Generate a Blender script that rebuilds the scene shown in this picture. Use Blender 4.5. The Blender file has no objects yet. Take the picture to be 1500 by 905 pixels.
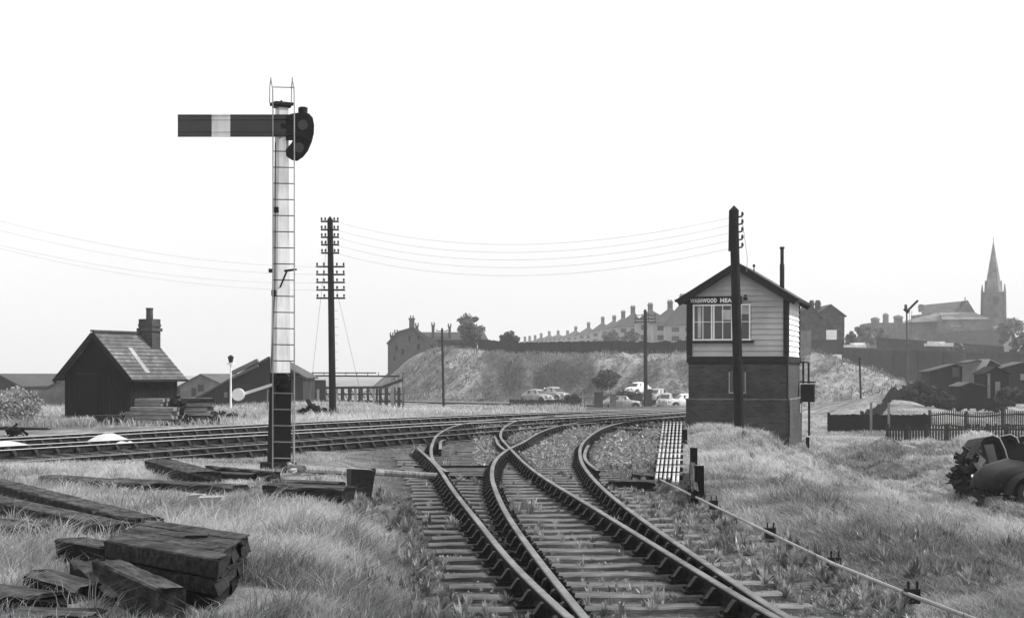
import bpy, math, random
import numpy as np
from mathutils import Vector, Matrix
random.seed(7); rng = np.random.default_rng(7)
R = math.radians
S = bpy.context.scene; COL = S.collection
# ------------------------------------------------------------------ camera
CZ, F, HY, W = 1.85, 2500.0, 548.0, 1500.0
cd = bpy.data.cameras.new('camera'); cam = bpy.data.objects.new('camera', cd); COL.objects.link(cam)
cam.location = (0, 0, CZ); cam.rotation_euler = (R(90), 0, 0)
cd.sensor_fit = 'HORIZONTAL'; cd.sensor_width = 36; cd.lens = 36 * F / W
cd.shift_y = (HY - 452.5) / W; cd.clip_start = 0.5; cd.clip_end = 8000
S.camera = cam
# ------------------------------------------------------------------ light
SUN_AZ, SUN_EL = 86.0, 44.0          # azimuth clockwise from +Y
wd = bpy.data.worlds.new('World'); S.world = wd; wd.use_nodes = True
nt = wd.node_tree; N = nt.nodes; L = nt.links
for n in list(N): N.remove(n)
wo = N.new('ShaderNodeOutputWorld'); bg = N.new('ShaderNodeBackground')
sky = N.new('ShaderNodeTexSky'); sky.sky_type = 'NISHITA'; sky.sun_disc = False
sky.sun_elevation = R(SUN_EL); sky.sun_rotation = R(SUN_AZ); sky.dust_density = 4.0; sky.air_density = 1.0
bw = N.new('ShaderNodeRGBToBW'); L.new(sky.outputs[0], bw.inputs[0])
# bright white cloud veil in front of the blue: stronger with height
tc = N.new('ShaderNodeTexCoord'); sx = N.new('ShaderNodeSeparateXYZ'); L.new(tc.outputs['Generated'], sx.inputs[0])
mr = N.new('ShaderNodeMapRange'); L.new(sx.outputs['Z'], mr.inputs[0])
mr.inputs[1].default_value = 0.0; mr.inputs[2].default_value = 0.16; mr.inputs[3].default_value = 8.4; mr.inputs[4].default_value = 10.8
nz = N.new('ShaderNodeTexNoise'); nz.inputs['Scale'].default_value = 3.0; nz.inputs['Detail'].default_value = 5
mp = N.new('ShaderNodeMapping'); mp.inputs['Scale'].default_value = (1, 1, 3.5)
L.new(tc.outputs['Generated'], mp.inputs[0]); L.new(mp.outputs[0], nz.inputs['Vector'])
nm = N.new('ShaderNodeMath'); nm.operation = 'MULTIPLY_ADD'; L.new(nz.outputs[0], nm.inputs[0]); nm.inputs[1].default_value = 1.8; nm.inputs[2].default_value = -0.95
ad = N.new('ShaderNodeMath'); ad.operation = 'ADD'; L.new(mr.outputs[0], ad.inputs[0]); L.new(nm.outputs[0], ad.inputs[1])
mx = N.new('ShaderNodeMix'); mx.data_type = 'FLOAT'; mx.inputs[0].default_value = 0.88
L.new(bw.outputs[0], mx.inputs[2]); L.new(ad.outputs[0], mx.inputs[3])
L.new(mx.outputs[0], bg.inputs[0]); bg.inputs[1].default_value = 0.10
L.new(bg.outputs[0], wo.inputs[0])
sd = bpy.data.lights.new('sun', 'SUN'); sun = bpy.data.objects.new('sun', sd); COL.objects.link(sun)
sd.energy = 4.2; sd.angle = R(0.5); sd.color = (1, 1, 1)
a, e = R(SUN_AZ), R(SUN_EL)
sdir = Vector((math.sin(a) * math.cos(e), math.cos(a) * math.cos(e), math.sin(e)))
sun.rotation_euler = sdir.to_track_quat('Z', 'Y').to_euler()
S.view_settings.view_transform = 'Standard'; S.view_settings.look = 'None'; S.view_settings.exposure = 0.32; S.view_settings.gamma = 1
S.render.engine = 'CYCLES'
S.cycles.volume_bounces = 0
S.cycles.max_bounces = 6
# ------------------------------------------------------------------ helpers
def at(x, y, z=0.0):
    Y = F * (CZ - z) / (y - HY); return Vector(((x - 750) / F * Y, Y, z))
def P(x, y, Y):
    return Vector(((x - 750) / F * Y, Y, CZ - (y - HY) / F * Y))
def ss(a, b, v):
    t = np.clip((v - a) / (b - a), 0, 1); return t * t * (3 - 2 * t)

def new_mat(name):
    m = bpy.data.materials.new(name); m.use_nodes = True
    t = m.node_tree; return m, t, t.nodes['Principled BSDF']
def mat(name, c, var=0.3, scale=6.0, rough=0.85, stretch=(1, 1, 1), bump=0.3, bscale=None, spec=0.08, metal=0.0, grime=0.35, gscale=0.8):
    """grey procedural: fine noise * broad grime, with bump"""
    m, t, b = new_mat(name); n = t.nodes; l = t.links
    tc = n.new('ShaderNodeTexCoord'); mp = n.new('ShaderNodeMapping'); mp.inputs['Scale'].default_value = stretch
    l.new(tc.outputs['Object'], mp.inputs[0])
    n1 = n.new('ShaderNodeTexNoise'); n1.inputs['Scale'].default_value = scale; n1.inputs['Detail'].default_value = 6; n1.inputs['Roughness'].default_value = .65
    l.new(mp.outputs[0], n1.inputs['Vector'])
    n2 = n.new('ShaderNodeTexNoise'); n2.inputs['Scale'].default_value = gscale; n2.inputs['Detail'].default_value = 4
    l.new(tc.outputs['Object'], n2.inputs['Vector'])
    r1 = n.new('ShaderNodeMapRange'); l.new(n1.outputs[0], r1.inputs[0]); r1.inputs[1].default_value = .3; r1.inputs[2].default_value = .7
    r1.inputs[3].default_value = c * (1 - var); r1.inputs[4].default_value = c * (1 + var)
    r2 = n.new('ShaderNodeMapRange'); l.new(n2.outputs[0], r2.inputs[0]); r2.inputs[1].default_value = .35; r2.inputs[2].default_value = .65
    r2.inputs[3].default_value = 1 - grime; r2.inputs[4].default_value = 1 + grime * .3
    mu = n.new('ShaderNodeMath'); mu.operation = 'MULTIPLY'; l.new(r1.outputs[0], mu.inputs[0]); l.new(r2.outputs[0], mu.inputs[1])
    l.new(mu.outputs[0], b.inputs['Base Color'])
    b.inputs['Roughness'].default_value = rough; b.inputs['Specular IOR Level'].default_value = spec; b.inputs['Metallic'].default_value = metal
    if bump:
        bp = n.new('ShaderNodeBump'); bp.inputs['Strength'].default_value = bump; bp.inputs['Distance'].default_value = .02
        l.new(n1.outputs[0], bp.inputs['Height']); l.new(bp.outputs[0], b.inputs['Normal'])
    return m
def brick(name, c, mortar, bw_=.23, bh=.078, var=.35):
    m, t, b = new_mat(name); n = t.nodes; l = t.links
    tc = n.new('ShaderNodeTexCoord'); s = n.new('ShaderNodeSeparateXYZ'); l.new(tc.outputs['Object'], s.inputs[0])
    a = n.new('ShaderNodeMath'); a.operation = 'ADD'; l.new(s.outputs[0], a.inputs[0]); l.new(s.outputs[1], a.inputs[1])
    cb = n.new('ShaderNodeCombineXYZ'); l.new(a.outputs[0], cb.inputs[0]); l.new(s.outputs[2], cb.inputs[1])
    br = n.new('ShaderNodeTexBrick'); l.new(cb.outputs[0], br.inputs['Vector'])
    br.inputs['Scale'].default_value = 1; br.inputs['Brick Width'].default_value = bw_; br.inputs['Row Height'].default_value = bh
    br.inputs['Mortar Size'].default_value = .007
    br.inputs['Color1'].default_value = (c * (1 - var),) * 3 + (1,); br.inputs['Color2'].default_value = (c * (1 + var),) * 3 + (1,)
    br.inputs['Mortar'].default_value = (mortar,) * 3 + (1,)
    n2 = n.new('ShaderNodeTexNoise'); n2.inputs['Scale'].default_value = .9; n2.inputs['Detail'].default_value = 5; l.new(tc.outputs['Object'], n2.inputs['Vector'])
    r2 = n.new('ShaderNodeMapRange'); l.new(n2.outputs[0], r2.inputs[0]); r2.inputs[1].default_value = .3; r2.inputs[2].default_value = .7; r2.inputs[3].default_value = .6; r2.inputs[4].default_value = 1.25
    mu = n.new('ShaderNodeMix'); mu.data_type = 'RGBA'; mu.blend_type = 'MULTIPLY'; mu.inputs[0].default_value = 1
    l.new(br.outputs[0], mu.inputs[6]); l.new(r2.outputs[0], mu.inputs[7]); l.new(mu.outputs[2], b.inputs['Base Color'])
    b.inputs['Roughness'].default_value = .9; b.inputs['Specular IOR Level'].default_value = .2
    bp = n.new('ShaderNodeBump'); bp.inputs['Strength'].default_value = .4; bp.inputs['Distance'].default_value = .01; l.new(br.outputs[1], bp.inputs['Height']); bp.invert = True
    l.new(bp.outputs[0], b.inputs['Normal'])
    return m
def attr_mat(name, rough=.9, transl=0.0, k=1.0):
    """base colour from a per-blade / per-stone grey attribute 'g'"""
    m, t, b = new_mat(name); n = t.nodes; l = t.links
    at_ = n.new('ShaderNodeAttribute'); at_.attribute_name = 'g'
    mu = n.new('ShaderNodeMath'); mu.operation = 'MULTIPLY'; mu.inputs[1].default_value = k; l.new(at_.outputs['Fac'], mu.inputs[0])
    l.new(mu.outputs[0], b.inputs['Base Color'])
    b.inputs['Roughness'].default_value = rough; b.inputs['Specular IOR Level'].default_value = .15
    if transl:
        tr = n.new('ShaderNodeBsdfTranslucent'); l.new(mu.outputs[0], tr.inputs[0]); ms = n.new('ShaderNodeMixShader'); ms.inputs[0].default_value = transl
        l.new(b.outputs[0], ms.inputs[1]); l.new(tr.outputs[0], ms.inputs[2]); l.new(ms.outputs[0], n['Material Output'].inputs[0])
    return m
def glass(name, c=.02):
    m, t, b = new_mat(name); b.inputs['Base Color'].default_value = (c, c, c, 1); b.inputs['Roughness'].default_value = .12; b.inputs['Specular IOR Level'].default_value = .6
    return m

M_ = {}
M_['oldwood'] = mat('weathered_creosoted_timber', .024, .85, 5, .85, (1, 4, 4), .9)
M_['paletop'] = mat('pale_timber_top', .062, .8, 5, .9, (1, 5, 5), 1.0, grime=.6, gscale=2.5)  # paler slot for the upper faces of timbers
M_['sleeper'] = mat('grey_weathered_sleeper_wood', .135, .6, 4, .9, (1.2, 10, 10), .8, gscale=1.2, grime=.55)
M_['sleeperdark'] = mat('oily_dark_sleeper_wood', .06, .5, 4, .9, (1.2, 10, 10), .8, gscale=1.2, grime=.55)
M_['darkwood'] = mat('tarred_boarding', .009, .4, 8, .85, (8, 8, .6), .4)
M_['pole'] = mat('creosoted_pole_wood', .012, .5, 9, .85, (6, 6, .5), .5)
M_['postwhite'] = mat('weathered_white_paint', .62, .16, 4, .7, (4, 4, .5), .3, grime=.32, gscale=1.4)
M_['black'] = mat('black_paint', .009, .4, 8, .6, (1, 1, 1), .2)
M_['iron'] = mat('dark_iron', .014, .5, 14, .6, (1, 1, 1), .3, spec=.15)
M_['rust'] = mat('rusty_rail_side', .016, .55, 9, .85, (1, 1, 1), .5)
M_['railtop'] = mat('worn_rail_head', .15, .35, 5, .65, (1, 1, 1), .1, spec=.15)
M_['railbright'] = mat('polished_rail_head', .45, .12, 5, .4, (1, 1, 1), .05, spec=.6, grime=.15)
M_['armred'] = mat('signal_arm_enamel', .035, .2, 5, .45, (1, 1, 1), .1, spec=.4)
M_['white'] = mat('clean_white_paint', .8, .08, 6, .6, (1, 1, 1), .1, grime=.15)
M_['cream'] = mat('painted_weatherboard', .40, .10, 3, .75, (1, 1, 6), .2, grime=.22, gscale=.7)
M_['trim'] = mat('dark_painted_trim', .016, .3, 8, .7, (1, 1, 1), .2)
M_['slate'] = mat('roof_slates', .075, .3, 9, .7, (1, 1, 1), .4)
M_['brickdark'] = brick('sooty_brick', .042, .07)
M_['brickmid'] = brick('paler_brick', .13, .2)
M_['brickhouse'] = brick('house_brick', .055, .08, .5, .2)
M_['brickfar'] = mat('distant_brick', .10, .2, 1.5, .9, grime=.3, gscale=.15, bump=0)
M_['rooffar'] = mat('distant_roof_tile', .06, .2, 1.5, .9, grime=.25, gscale=.2, bump=0)
M_['rendered'] = mat('pale_render', .3, .15, 1.0, .9, grime=.25, gscale=.2, bump=0)
M_['stone'] = mat('church_stone', .17, .25, .8, .9, grime=.4, gscale=.2, bump=.2)
M_['shed'] = mat('corrugated_shed_sheeting', .028, .35, 2, .85, (6, 6, .3), .2, grime=.4, gscale=.3)
M_['shedlight'] = mat('pale_shed_sheeting', .15, .25, 2, .85, (1, 1, 1), .1, grime=.4, gscale=.4)
M_['tile'] = brick('hut_roof_tile', .125, .05, .3, .16, .3)
M_['concrete'] = mat('weathered_concrete', .32, .3, 12, .9, grime=.35, bump=.5)
M_['retain'] = mat('dark_engineering_brick', .07, .25, 1.2, .9, (1, 1, .4), .2, grime=.4, gscale=.12)
M_['rodgrey'] = mat('dull_pale_rod_paint', .42, .3, 6, .7)
M_['chalk'] = mat('heaped_lime', .45, .12, 12, .95, grime=.1, bump=.6)
M_['fence'] = mat('dark_fence_boards', .03, .6, 4, .9, (7, 7, .3), .3, grime=.3)
M_['palefence'] = mat('bleached_pales', .2, .6, 4, .9, (7, 7, .3), .3)
M_['glass'] = glass('window_glass', .03)
M_['curtain'] = mat('curtain_and_blind', .4, .3, 3, .9)
M_['carblack'] = mat('dull_black_car_paint', .008, .6, 4, .55, spec=.2, bump=.05)
M_['cargrey'] = mat('grey_car_paint', .3, .15, 3, .35, spec=.5, bump=.02)
M_['carwhite'] = mat('cream_car_paint', .7, .08, 3, .35, spec=.5, bump=.02)
M_['rubber'] = mat('tyre_rubber', .02, .2, 8, .9)
M_['wire'] = mat('galvanised_wire', .30, .1, 5, .6)
M_['timberpale'] = mat('stacked_sawn_timber', .17, .5, 3, .9, (1, 8, 8), .5, grime=.4)
M_['leaf'] = attr_mat('leaves', .8, .3)
M_['blade'] = attr_mat('grass_blades', .8, .35)
M_['stonechip'] = attr_mat('ballast_chippings', .95)
M_['soil'] = mat('bare_soil', .10, .4, 5, .95, bump=.6)
M_['asphalt'] = mat('road_surface', .12, .3, 5, .9)

class MB:
    def __init__(s): s.v = []; s.f = []; s.m = []
    def add(s, vs, fs, m=0):
        b = len(s.v); s.v += [tuple(v) for v in vs]; s.f += [tuple(b + i for i in f) for f in fs]; s.m += [m] * len(fs)
    def box(s, c, d, rz=0.0, m=0, j=0.0, rot=None):
        mt = rot if rot is not None else Matrix.Rotation(rz, 3, 'Z')
        vs = []
        for x in (-.5, .5):
            for y in (-.5, .5):
                for z in (-.5, .5):
                    v = Vector((x * d[0] + random.uniform(-j, j), y * d[1] + random.uniform(-j, j), z * d[2] + random.uniform(-j, j)))
                    vs.append(mt @ v + Vector(c))
        s.add(vs, [(0, 1, 3, 2), (4, 6, 7, 5), (0, 4, 5, 1), (2, 3, 7, 6), (0, 2, 6, 4), (1, 5, 7, 3)], m)
    def beam(s, a, b, w, h, m=0, j=0.0):
        a = Vector(a); b = Vector(b); d = b - a; l = d.length; d.normalize()
        up = Vector((0, 0, 1)) if abs(d.z) < .95 else Vector((0, 1, 0))
        x = d; y = up.cross(x).normalized(); z = x.cross(y)
        s.box((a + b) / 2, (l, w, h), m=m, j=j, rot=Matrix((x, y, z)).transposed())
    def cyl(s, a, b, r0, r1=None, n=8, m=0, cap=True):
        r1 = r0 if r1 is None else r1
        a = Vector(a); b = Vector(b); d = (b - a).normalized()
        up = Vector((0, 0, 1)) if abs(d.z) < .95 else Vector((1, 0, 0))
        u = d.cross(up).normalized(); w = d.cross(u)
        vs = []
        for k in range(n):
            t = 2 * math.pi * (k + .5) / n; o = u * math.cos(t) + w * math.sin(t)
            vs.append(a + o * r0); vs.append(b + o * r1)
        fs = [(2 * k, 2 * k + 1, (2 * k + 3) % (2 * n), (2 * k + 2) % (2 * n)) for k in range(n)]
        if cap: fs.append(tuple(2 * k for k in range(n))); fs.append(tuple(2 * k + 1 for k in range(n))[::-1])
        s.add(vs, fs, m)
    def tube(s, pts, r, n=5, m=0):
        pts = [Vector(p) for p in pts]; vs = []
        for i, p in enumerate(pts):
            d = (pts[min(i + 1, len(pts) - 1)] - pts[max(i - 1, 0)]).normalized()
            up = Vector((0, 0, 1)) if abs(d.z) < .95 else Vector((1, 0, 0))
            u = d.cross(up).normalized(); w = d.cross(u)
            for k in range(n):
                t = 2 * math.pi * k / n; vs.append(p + (u * math.cos(t) + w * math.sin(t)) * r)
        fs = [(i * n + k, i * n + (k + 1) % n, (i + 1) * n + (k + 1) % n, (i + 1) * n + k) for i in range(len(pts) - 1) for k in range(n)]
        fs.append(tuple(range(n))); fs.append(tuple((len(pts) - 1) * n + k for k in range(n))[::-1])
        s.add(vs, fs, m)
    def prism(s, poly, y0, y1, m=0):
        """poly in (x,z), extruded along y"""
        n = len(poly); vs = [(p[0], y0, p[1]) for p in poly] + [(p[0], y1, p[1]) for p in poly]
        s.add(vs, [tuple(range(n))[::-1], tuple(range(n, 2 * n))] + [(k, (k + 1) % n, n + (k + 1) % n, n + k) for k in range(n)], m)
    def slab(s, q, th, m=0):
        """thick quad (any n-gon), thickness along its normal"""
        q = [Vector(p) for p in q]; nrm = (q[1] - q[0]).cross(q[2] - q[0]).normalized() * th; n = len(q)
        vs = q + [p - nrm for p in q]
        s.add(vs, [tuple(range(n)), tuple(range(n, 2 * n))[::-1]] + [(k, n + k, n + (k + 1) % n, (k + 1) % n) for k in range(n)], m)
    def ball(s, c, r, nu=10, nv=7, m=0, j=0.0):
        vs = [Vector(c) + Vector((0, 0, r[2]))]
        for i in range(1, nv):
            t = math.pi * i / nv
            for k in range(nu):
                q = 2 * math.pi * k / nu; f = 1 + random.uniform(-j, j)
                vs.append(Vector(c) + Vector((r[0] * math.sin(t) * math.cos(q), r[1] * math.sin(t) * math.sin(q), r[2] * math.cos(t))) * 1 if j == 0 else Vector(c) + Vector((r[0] * math.sin(t) * math.cos(q), r[1] * math.sin(t) * math.sin(q), r[2] * math.cos(t))) * f)
        vs.append(Vector(c) - Vector((0, 0, r[2]))); last = len(vs) - 1
        fs = [(0, 1 + k, 1 + (k + 1) % nu) for k in range(nu)]
        for i in range(nv - 2):
            for k in range(nu):
                fs.append((1 + i * nu + k, 1 + (i + 1) * nu + k, 1 + (i + 1) * nu + (k + 1) % nu, 1 + i * nu + (k + 1) % nu))
        fs += [(last, 1 + (nv - 2) * nu + (k + 1) % nu, 1 + (nv - 2) * nu + k) for k in range(nu)]
        s.add(vs, fs, m)
    def mesh(s, name, mats, smooth=False):
        me = bpy.data.meshes.new(name); me.from_pydata(s.v, [], s.f)
        for k in (mats if isinstance(mats, (list, tuple)) else [mats]): me.materials.append(M_[k])
        me.polygons.foreach_set('material_index', s.m)
        if smooth: me.polygons.foreach_set('use_smooth', [True] * len(s.f))
        me.update(); return me
    def build(s, name, mats, parent=None, smooth=False, loc=None):
        o = bpy.data.objects.new(name, s.mesh(name, mats, smooth)); COL.objects.link(o)
        if parent: o.parent = parent
        if loc is not None: o.location = loc
        return o
def tag(o, label, cat, group=None, kind=None):
    if label: o['label'] = label
    if cat: o['category'] = cat
    if group: o['group'] = group
    if kind: o['kind'] = kind
    return o
def thing(name, label, cat, loc=(0, 0, 0), rz=0.0, group=None):
    o = bpy.data.objects.new(name, None); COL.objects.link(o); o.location = loc; o.rotation_euler = (0, 0, rz); o.empty_display_size = .2
    return tag(o, label, cat, group)
def np_mesh(name, v, f, g=None, m='blade', smooth=False):
    me = bpy.data.meshes.new(name); k = f.shape[1]
    me.vertices.add(len(v)); me.vertices.foreach_set('co', v.astype(np.float32).ravel())
    me.loops.add(f.size); me.loops.foreach_set('vertex_index', f.astype(np.int32).ravel())
    me.polygons.add(len(f)); me.polygons.foreach_set('loop_start', np.arange(0, f.size, k, dtype=np.int32))
    me.update(calc_edges=True)
    if g is not None:
        a_ = me.attributes.new('g', 'FLOAT', 'POINT'); a_.data.foreach_set('value', g.astype(np.float32))
    me.materials.append(M_[m] if isinstance(m, str) else m)
    if smooth: me.polygons.foreach_set('use_smooth', [True] * len(f))
    return me
def copy_thing(root, loc, rz=None, label=None, group=None):
    r = root.copy(); COL.objects.link(r); r.location = loc
    if rz is not None: r.rotation_euler = (0, 0, rz)
    if label: r['label'] = label
    if group: r['group'] = group
    for ch in list(root.children):
        c = ch.copy(); COL.objects.link(c); c.parent = r
        for g in list(ch.children):
            d = g.copy(); COL.objects.link(d); d.parent = c
    return r
def sinterp(pts, n):
    """Catmull-Rom through 2-D points, resampled to n"""
    p = np.array(pts, float); t = np.r_[0, np.cumsum(np.hypot(*np.diff(p, axis=0).T))]
    m = np.zeros_like(p); m[1:-1] = (p[2:] - p[:-2]) / (t[2:] - t[:-2])[:, None]; m[0] = (p[1] - p[0]) / (t[1] - t[0]); m[-1] = (p[-1] - p[-2]) / (t[-1] - t[-2])
    u = np.linspace(0, t[-1], n); i = np.clip(np.searchsorted(t, u) - 1, 0, len(t) - 2); h = (t[i + 1] - t[i]); s = ((u - t[i]) / h)[:, None]; h = h[:, None]
    return (2 * s**3 - 3 * s**2 + 1) * p[i] + (s**3 - 2 * s**2 + s) * h * m[i] + (-2 * s**3 + 3 * s**2) * p[i + 1] + (s**3 - s**2) * h * m[i + 1]
def resample(pts, step):
    p = sinterp(pts, 400); d = np.r_[0, np.cumsum(np.hypot(*np.diff(p, axis=0).T))]
    u = np.arange(0, d[-1], step); return np.c_[np.interp(u, d, p[:, 0]), np.interp(u, d, p[:, 1])]
def offset(p, o):
    t = np.gradient(p, axis=0); t /= np.linalg.norm(t, axis=1)[:, None]; return p + np.c_[t[:, 1], -t[:, 0]] * o   # + = to the right of travel
# ------------------------------------------------------------------ track geometry (world metres)
T1 = [(-19.0, 33), (-13.6, 45.4), (-8.2, 58.7), (-1.2, 72.2), (3.2, 78.8), (9.0, 86), (12.3, 89.4)]
T2 = [(-17.6, 27.5), (-12.06, 40.2), (-5.5, 54), (-2.4, 60.5), (1.5, 68.2), (4.6, 73.8), (9, 81.5), (11.7, 84.8)]
T3 = [(-14.5, 21.5), (-9.8, 32.75), (-6.1, 41.6), (-2.6, 50), (1.18, 59.8), (4.2, 67.0), (8.0, 76.6), (10.9, 81.2)]
R1 = [(1.3, 5), (.407, 11.83), (0, 15.36), (-.39, 19.65), (-.825, 24.56), (-1.39, 31.5), (-2.2, 39.5)]
R1b = [(-1.12, 29.6), (-1.33, 31.2), (-1.62, 34.6), (-1.92, 41), (-2.08, 49.1), (-1.75, 57.5), (-.9, 62.5), (1.9, 70.5), (5, 76.6), (8.6, 82.2)]
R3 = [(2.5, 5), (1.845, 11.83), (1.70, 13.4), (1.09, 21.02), (.42, 29.5), (-.03, 38.76), (-.32, 47.5), (-.12, 57.5), (.57, 64.6), (2.89, 71.8), (5.6, 77), (9.6, 82.5)]
R2 = [(1.1, 5), (.51, 11.83), (-.024, 19.93), (-.287, 26.3), (-.35, 30), (-.34, 32.8), (-.26, 35.5), (-.08, 38.6), (.25, 42.25), (.865, 50.3), (1.62, 56.3), (2.9, 62.1), (4.3, 66.3), (7.6, 74.1), (10, 79)]
R4 = [(2.6, 5), (1.926, 11.83), (1.83, 13.4), (1.45, 21.67), (1.32, 27.8), (1.37, 34), (1.70, 41.4), (2.42, 49.7), (3.15, 55.6), (4.2, 61.0), (6.95, 68.6), (9.5, 74)]
rail1x = lambda Y: np.interp(Y, [p[1] for p in R1], [p[0] for p in R1])
T1i = np.array(T1)
def t1y(X): return np.interp(X, T1i[:, 0], T1i[:, 1])
def t3y(X): return np.interp(X, [p[0] for p in T3], [p[1] for p in T3])
# ------------------------------------------------------------------ terrain
def gz(X, Y):
    X = np.asarray(X, float); Y = np.asarray(Y, float)
    z = np.zeros(np.broadcast(X, Y).shape) - .02 - .03 * (1 - ground_rough(X, Y))
    # raised rough bank on the left, in front of the main lines
    n3 = (t3y(X) - Y) * .4 + 0 * X
    z = z + .34 * ss(.75, 2.0, rail1x(np.minimum(Y, 39.5)) - X) * ss(.8, 3.0, n3) * ss(40, 27, Y)
    # low field on the right
    low = -np.interp(Y, [0, 12, 37, 64, 90, 130, 160, 3000], [.35, .5, 1.05, 1.5, 1.3, 1.3, 1.3, 1.4])
    x0 = np.interp(Y, [0, 12, 30, 45, 60, 75, 100], [3.0, 3.4, 3.6, 4.7, 7.5, 9.0, 9.6]); x1 = x0 + np.interp(Y, [0, 12, 60, 100], [5.5, 6, 4.6, 7])
    rt = ss(x0, x1, X)
    z = z + low * rt
    # hump in front of the signal box
    z = z + .14 * np.exp(-((X - 6.8) / 1.3)**2 - ((Y - 52.5) / 4.2)**2) + .3 * np.exp(-((X - 5.6) / 1.3)**2 - ((Y - 42) / 6)**2)
    z = z - .25 * np.exp(-((X - 12.2) / 1.6)**2 - ((Y - 54) / 3)**2) + .35 * np.exp(-((X - 15.2) / 1.3)**2 - ((Y - 70) / 6)**2)
    # spoil heap by the low fence
    z = z + .75 * np.exp(-((X - 19.6) / 1.1)**2 - ((Y - 71) / 2.2)**2)
    # ground falls behind the yard
    s = Y - t1y(X); left = ss(-4, -12, X)
    z = z - 1.3 * ss(16 + 34 * left, 34 + 60 * left, s) * (1 - rt)
    # road embankment with its crest fence; right end tapers into a mound
    d = ((Y - 205) + (X + 14)) * .707
    fl = ss(-18, -7.5, X + .15 * np.clip(Y - 215, -40, 40)); fr = 1 - np.clip((X - 31.8) / 12, 0, 1)
    back = ss(200.5, 203.5, Y) * (X > 0); fr = np.maximum(fr, back)
    top = 5.7 + .75 * ss(2, -8, X) - .25 * ss(5, 25, X)
    r = np.clip(d / 12.5, 0, 1); r = .55 * r + .45 * r * r * (3 - 2 * r)
    z = z + np.where(Y > 120, top * r * fl * fr, 0)
    z = z + .02 * ss(-8, 6, X) * np.clip(Y - 245, 0, 260)
    # unevenness
    amp = .035 + .24 * ss(110, 200, Y) * ss(0, 4, d) * (1 - ss(9.5, 13, d)) + .10 * ss(.3, .9, rt)
    z = z + amp * (np.sin(X * 1.3 + np.sin(Y * .7)) * np.sin(Y * .9 + 1.7 * np.sin(X * .6)) + .6 * np.sin(X * 2.9 + Y * 1.1) * np.sin(Y * 2.3 - X)) * ground_rough(X, Y)
    z = z + 1.3 * np.exp(-((X - 28) / 4.5)**2 - ((Y - 131) / 15)**2)
    gul = np.sin(.55 * (X + .9 * Y) + 2.0 * np.sin(.21 * X - .13 * Y)) * np.sin(.23 * (X - Y) + 1.3 * np.sin(.4 * X)); z = z + np.where(Y > 120, 1.2 * gul * ss(1, 6, d) * (1 - ss(8, 12.5, d)) * fl * fr, 0)
    z = z + .20 * ss(.02, .3, rt) * np.sin(X * 2.6 + 1.7 * np.sin(Y * .9)) * np.sin(Y * 1.5 + 1.3 * np.sin(X * 1.9)) * (Y < 75) + .08 * ss(.02, .3, rt) * np.sin(X * 5.3 + Y) * np.sin(Y * 3.1 - X * 2) * (Y < 60)
    return z
def tdist(X, Y):
    """distance-like measure from the yard trackwork: <0 inside"""
    a_ = np.maximum(rail1x(np.minimum(Y, 39.5)) - .95 - X, X - np.interp(Y, [5, 12, 22, 34, 45, 56, 62, 75], [3.4, 2.8, 2.3, 2.3, 3.0, 4.5, 6.0, 9]))
    b_ = np.maximum(t3y(X) - 2.2 - Y, Y - t1y(X) - 2.5) * .5
    return np.minimum(a_, b_)
def ground_rough(X, Y): return ss(-.3, .8, tdist(X, Y))
xs = np.unique(np.r_[np.linspace(-1500, -60, 12), np.arange(-60, -16, 1.5), np.arange(-16, 16, .33), np.arange(16, 100, 1.1), np.linspace(100, 1500, 12)])
ys = np.unique(np.r_[np.arange(-6, 62, .36), np.arange(62, 262, 1.3), np.arange(262, 600, 12), np.linspace(600, 3500, 10)])
GX, GY = np.meshgrid(xs, ys); GZ = gz(GX, GY)
v = np.stack([GX, GY, GZ], -1).reshape(-1, 3); nx, ny = len(xs), len(ys)
ii = (np.arange(ny - 1)[:, None] * nx + np.arange(nx - 1)).ravel(); f = np.c_[ii, ii + 1, ii + nx + 1, ii + nx]
gmask = (ss(-.2, .9, tdist(GX, GY) + .35 * np.sin(GX * 2.1 + GY) * np.sin(GY * 1.7)) * (1 - .9 * np.exp(-((GX - 12.1) / 1.5)**4 - ((GY - 57.5) / 5)**4))).ravel()
m, t, b = new_mat('ground_grass_and_cinders'); n = t.nodes; l = t.links
an = n.new('ShaderNodeAttribute'); an.attribute_name = 'g'; tc2 = n.new('ShaderNodeTexCoord')
def noise_rng(sc, lo, hi, det=7, stretch=None, a_=.3, b_=.7):
    q = n.new('ShaderNodeTexNoise'); q.inputs['Scale'].default_value = sc; q.inputs['Detail'].default_value = det; q.inputs['Roughness'].default_value = .7
    if stretch:
        mp_ = n.new('ShaderNodeMapping'); mp_.inputs['Scale'].default_value = stretch; l.new(tc2.outputs['Object'], mp_.inputs[0]); l.new(mp_.outputs[0], q.inputs['Vector'])
    else: l.new(tc2.outputs['Object'], q.inputs['Vector'])
    r_ = n.new('ShaderNodeMapRange'); l.new(q.outputs[0], r_.inputs[0]); r_.inputs[1].default_value = a_; r_.inputs[2].default_value = b_; r_.inputs[3].default_value = lo; r_.inputs[4].default_value = hi
    return r_.outputs[0], q.outputs[0]
def mul(a_, b_):
    q = n.new('ShaderNodeMath'); q.operation = 'MULTIPLY'; l.new(a_, q.inputs[0]); l.new(b_, q.inputs[1]); return q.outputs[0]
g1, h1 = noise_rng(1.8, .09, .40); g2, _ = noise_rng(.14, .45, 1.25, 5, None, .38, .62); g3, _ = noise_rng(.55, .75, 1.25)
c1, h2 = noise_rng(16, .03, .17); c2, _ = noise_rng(.9, .5, 1.25)
gr = mul(mul(g1, g2), g3); ci = mul(c1, c2)
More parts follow.
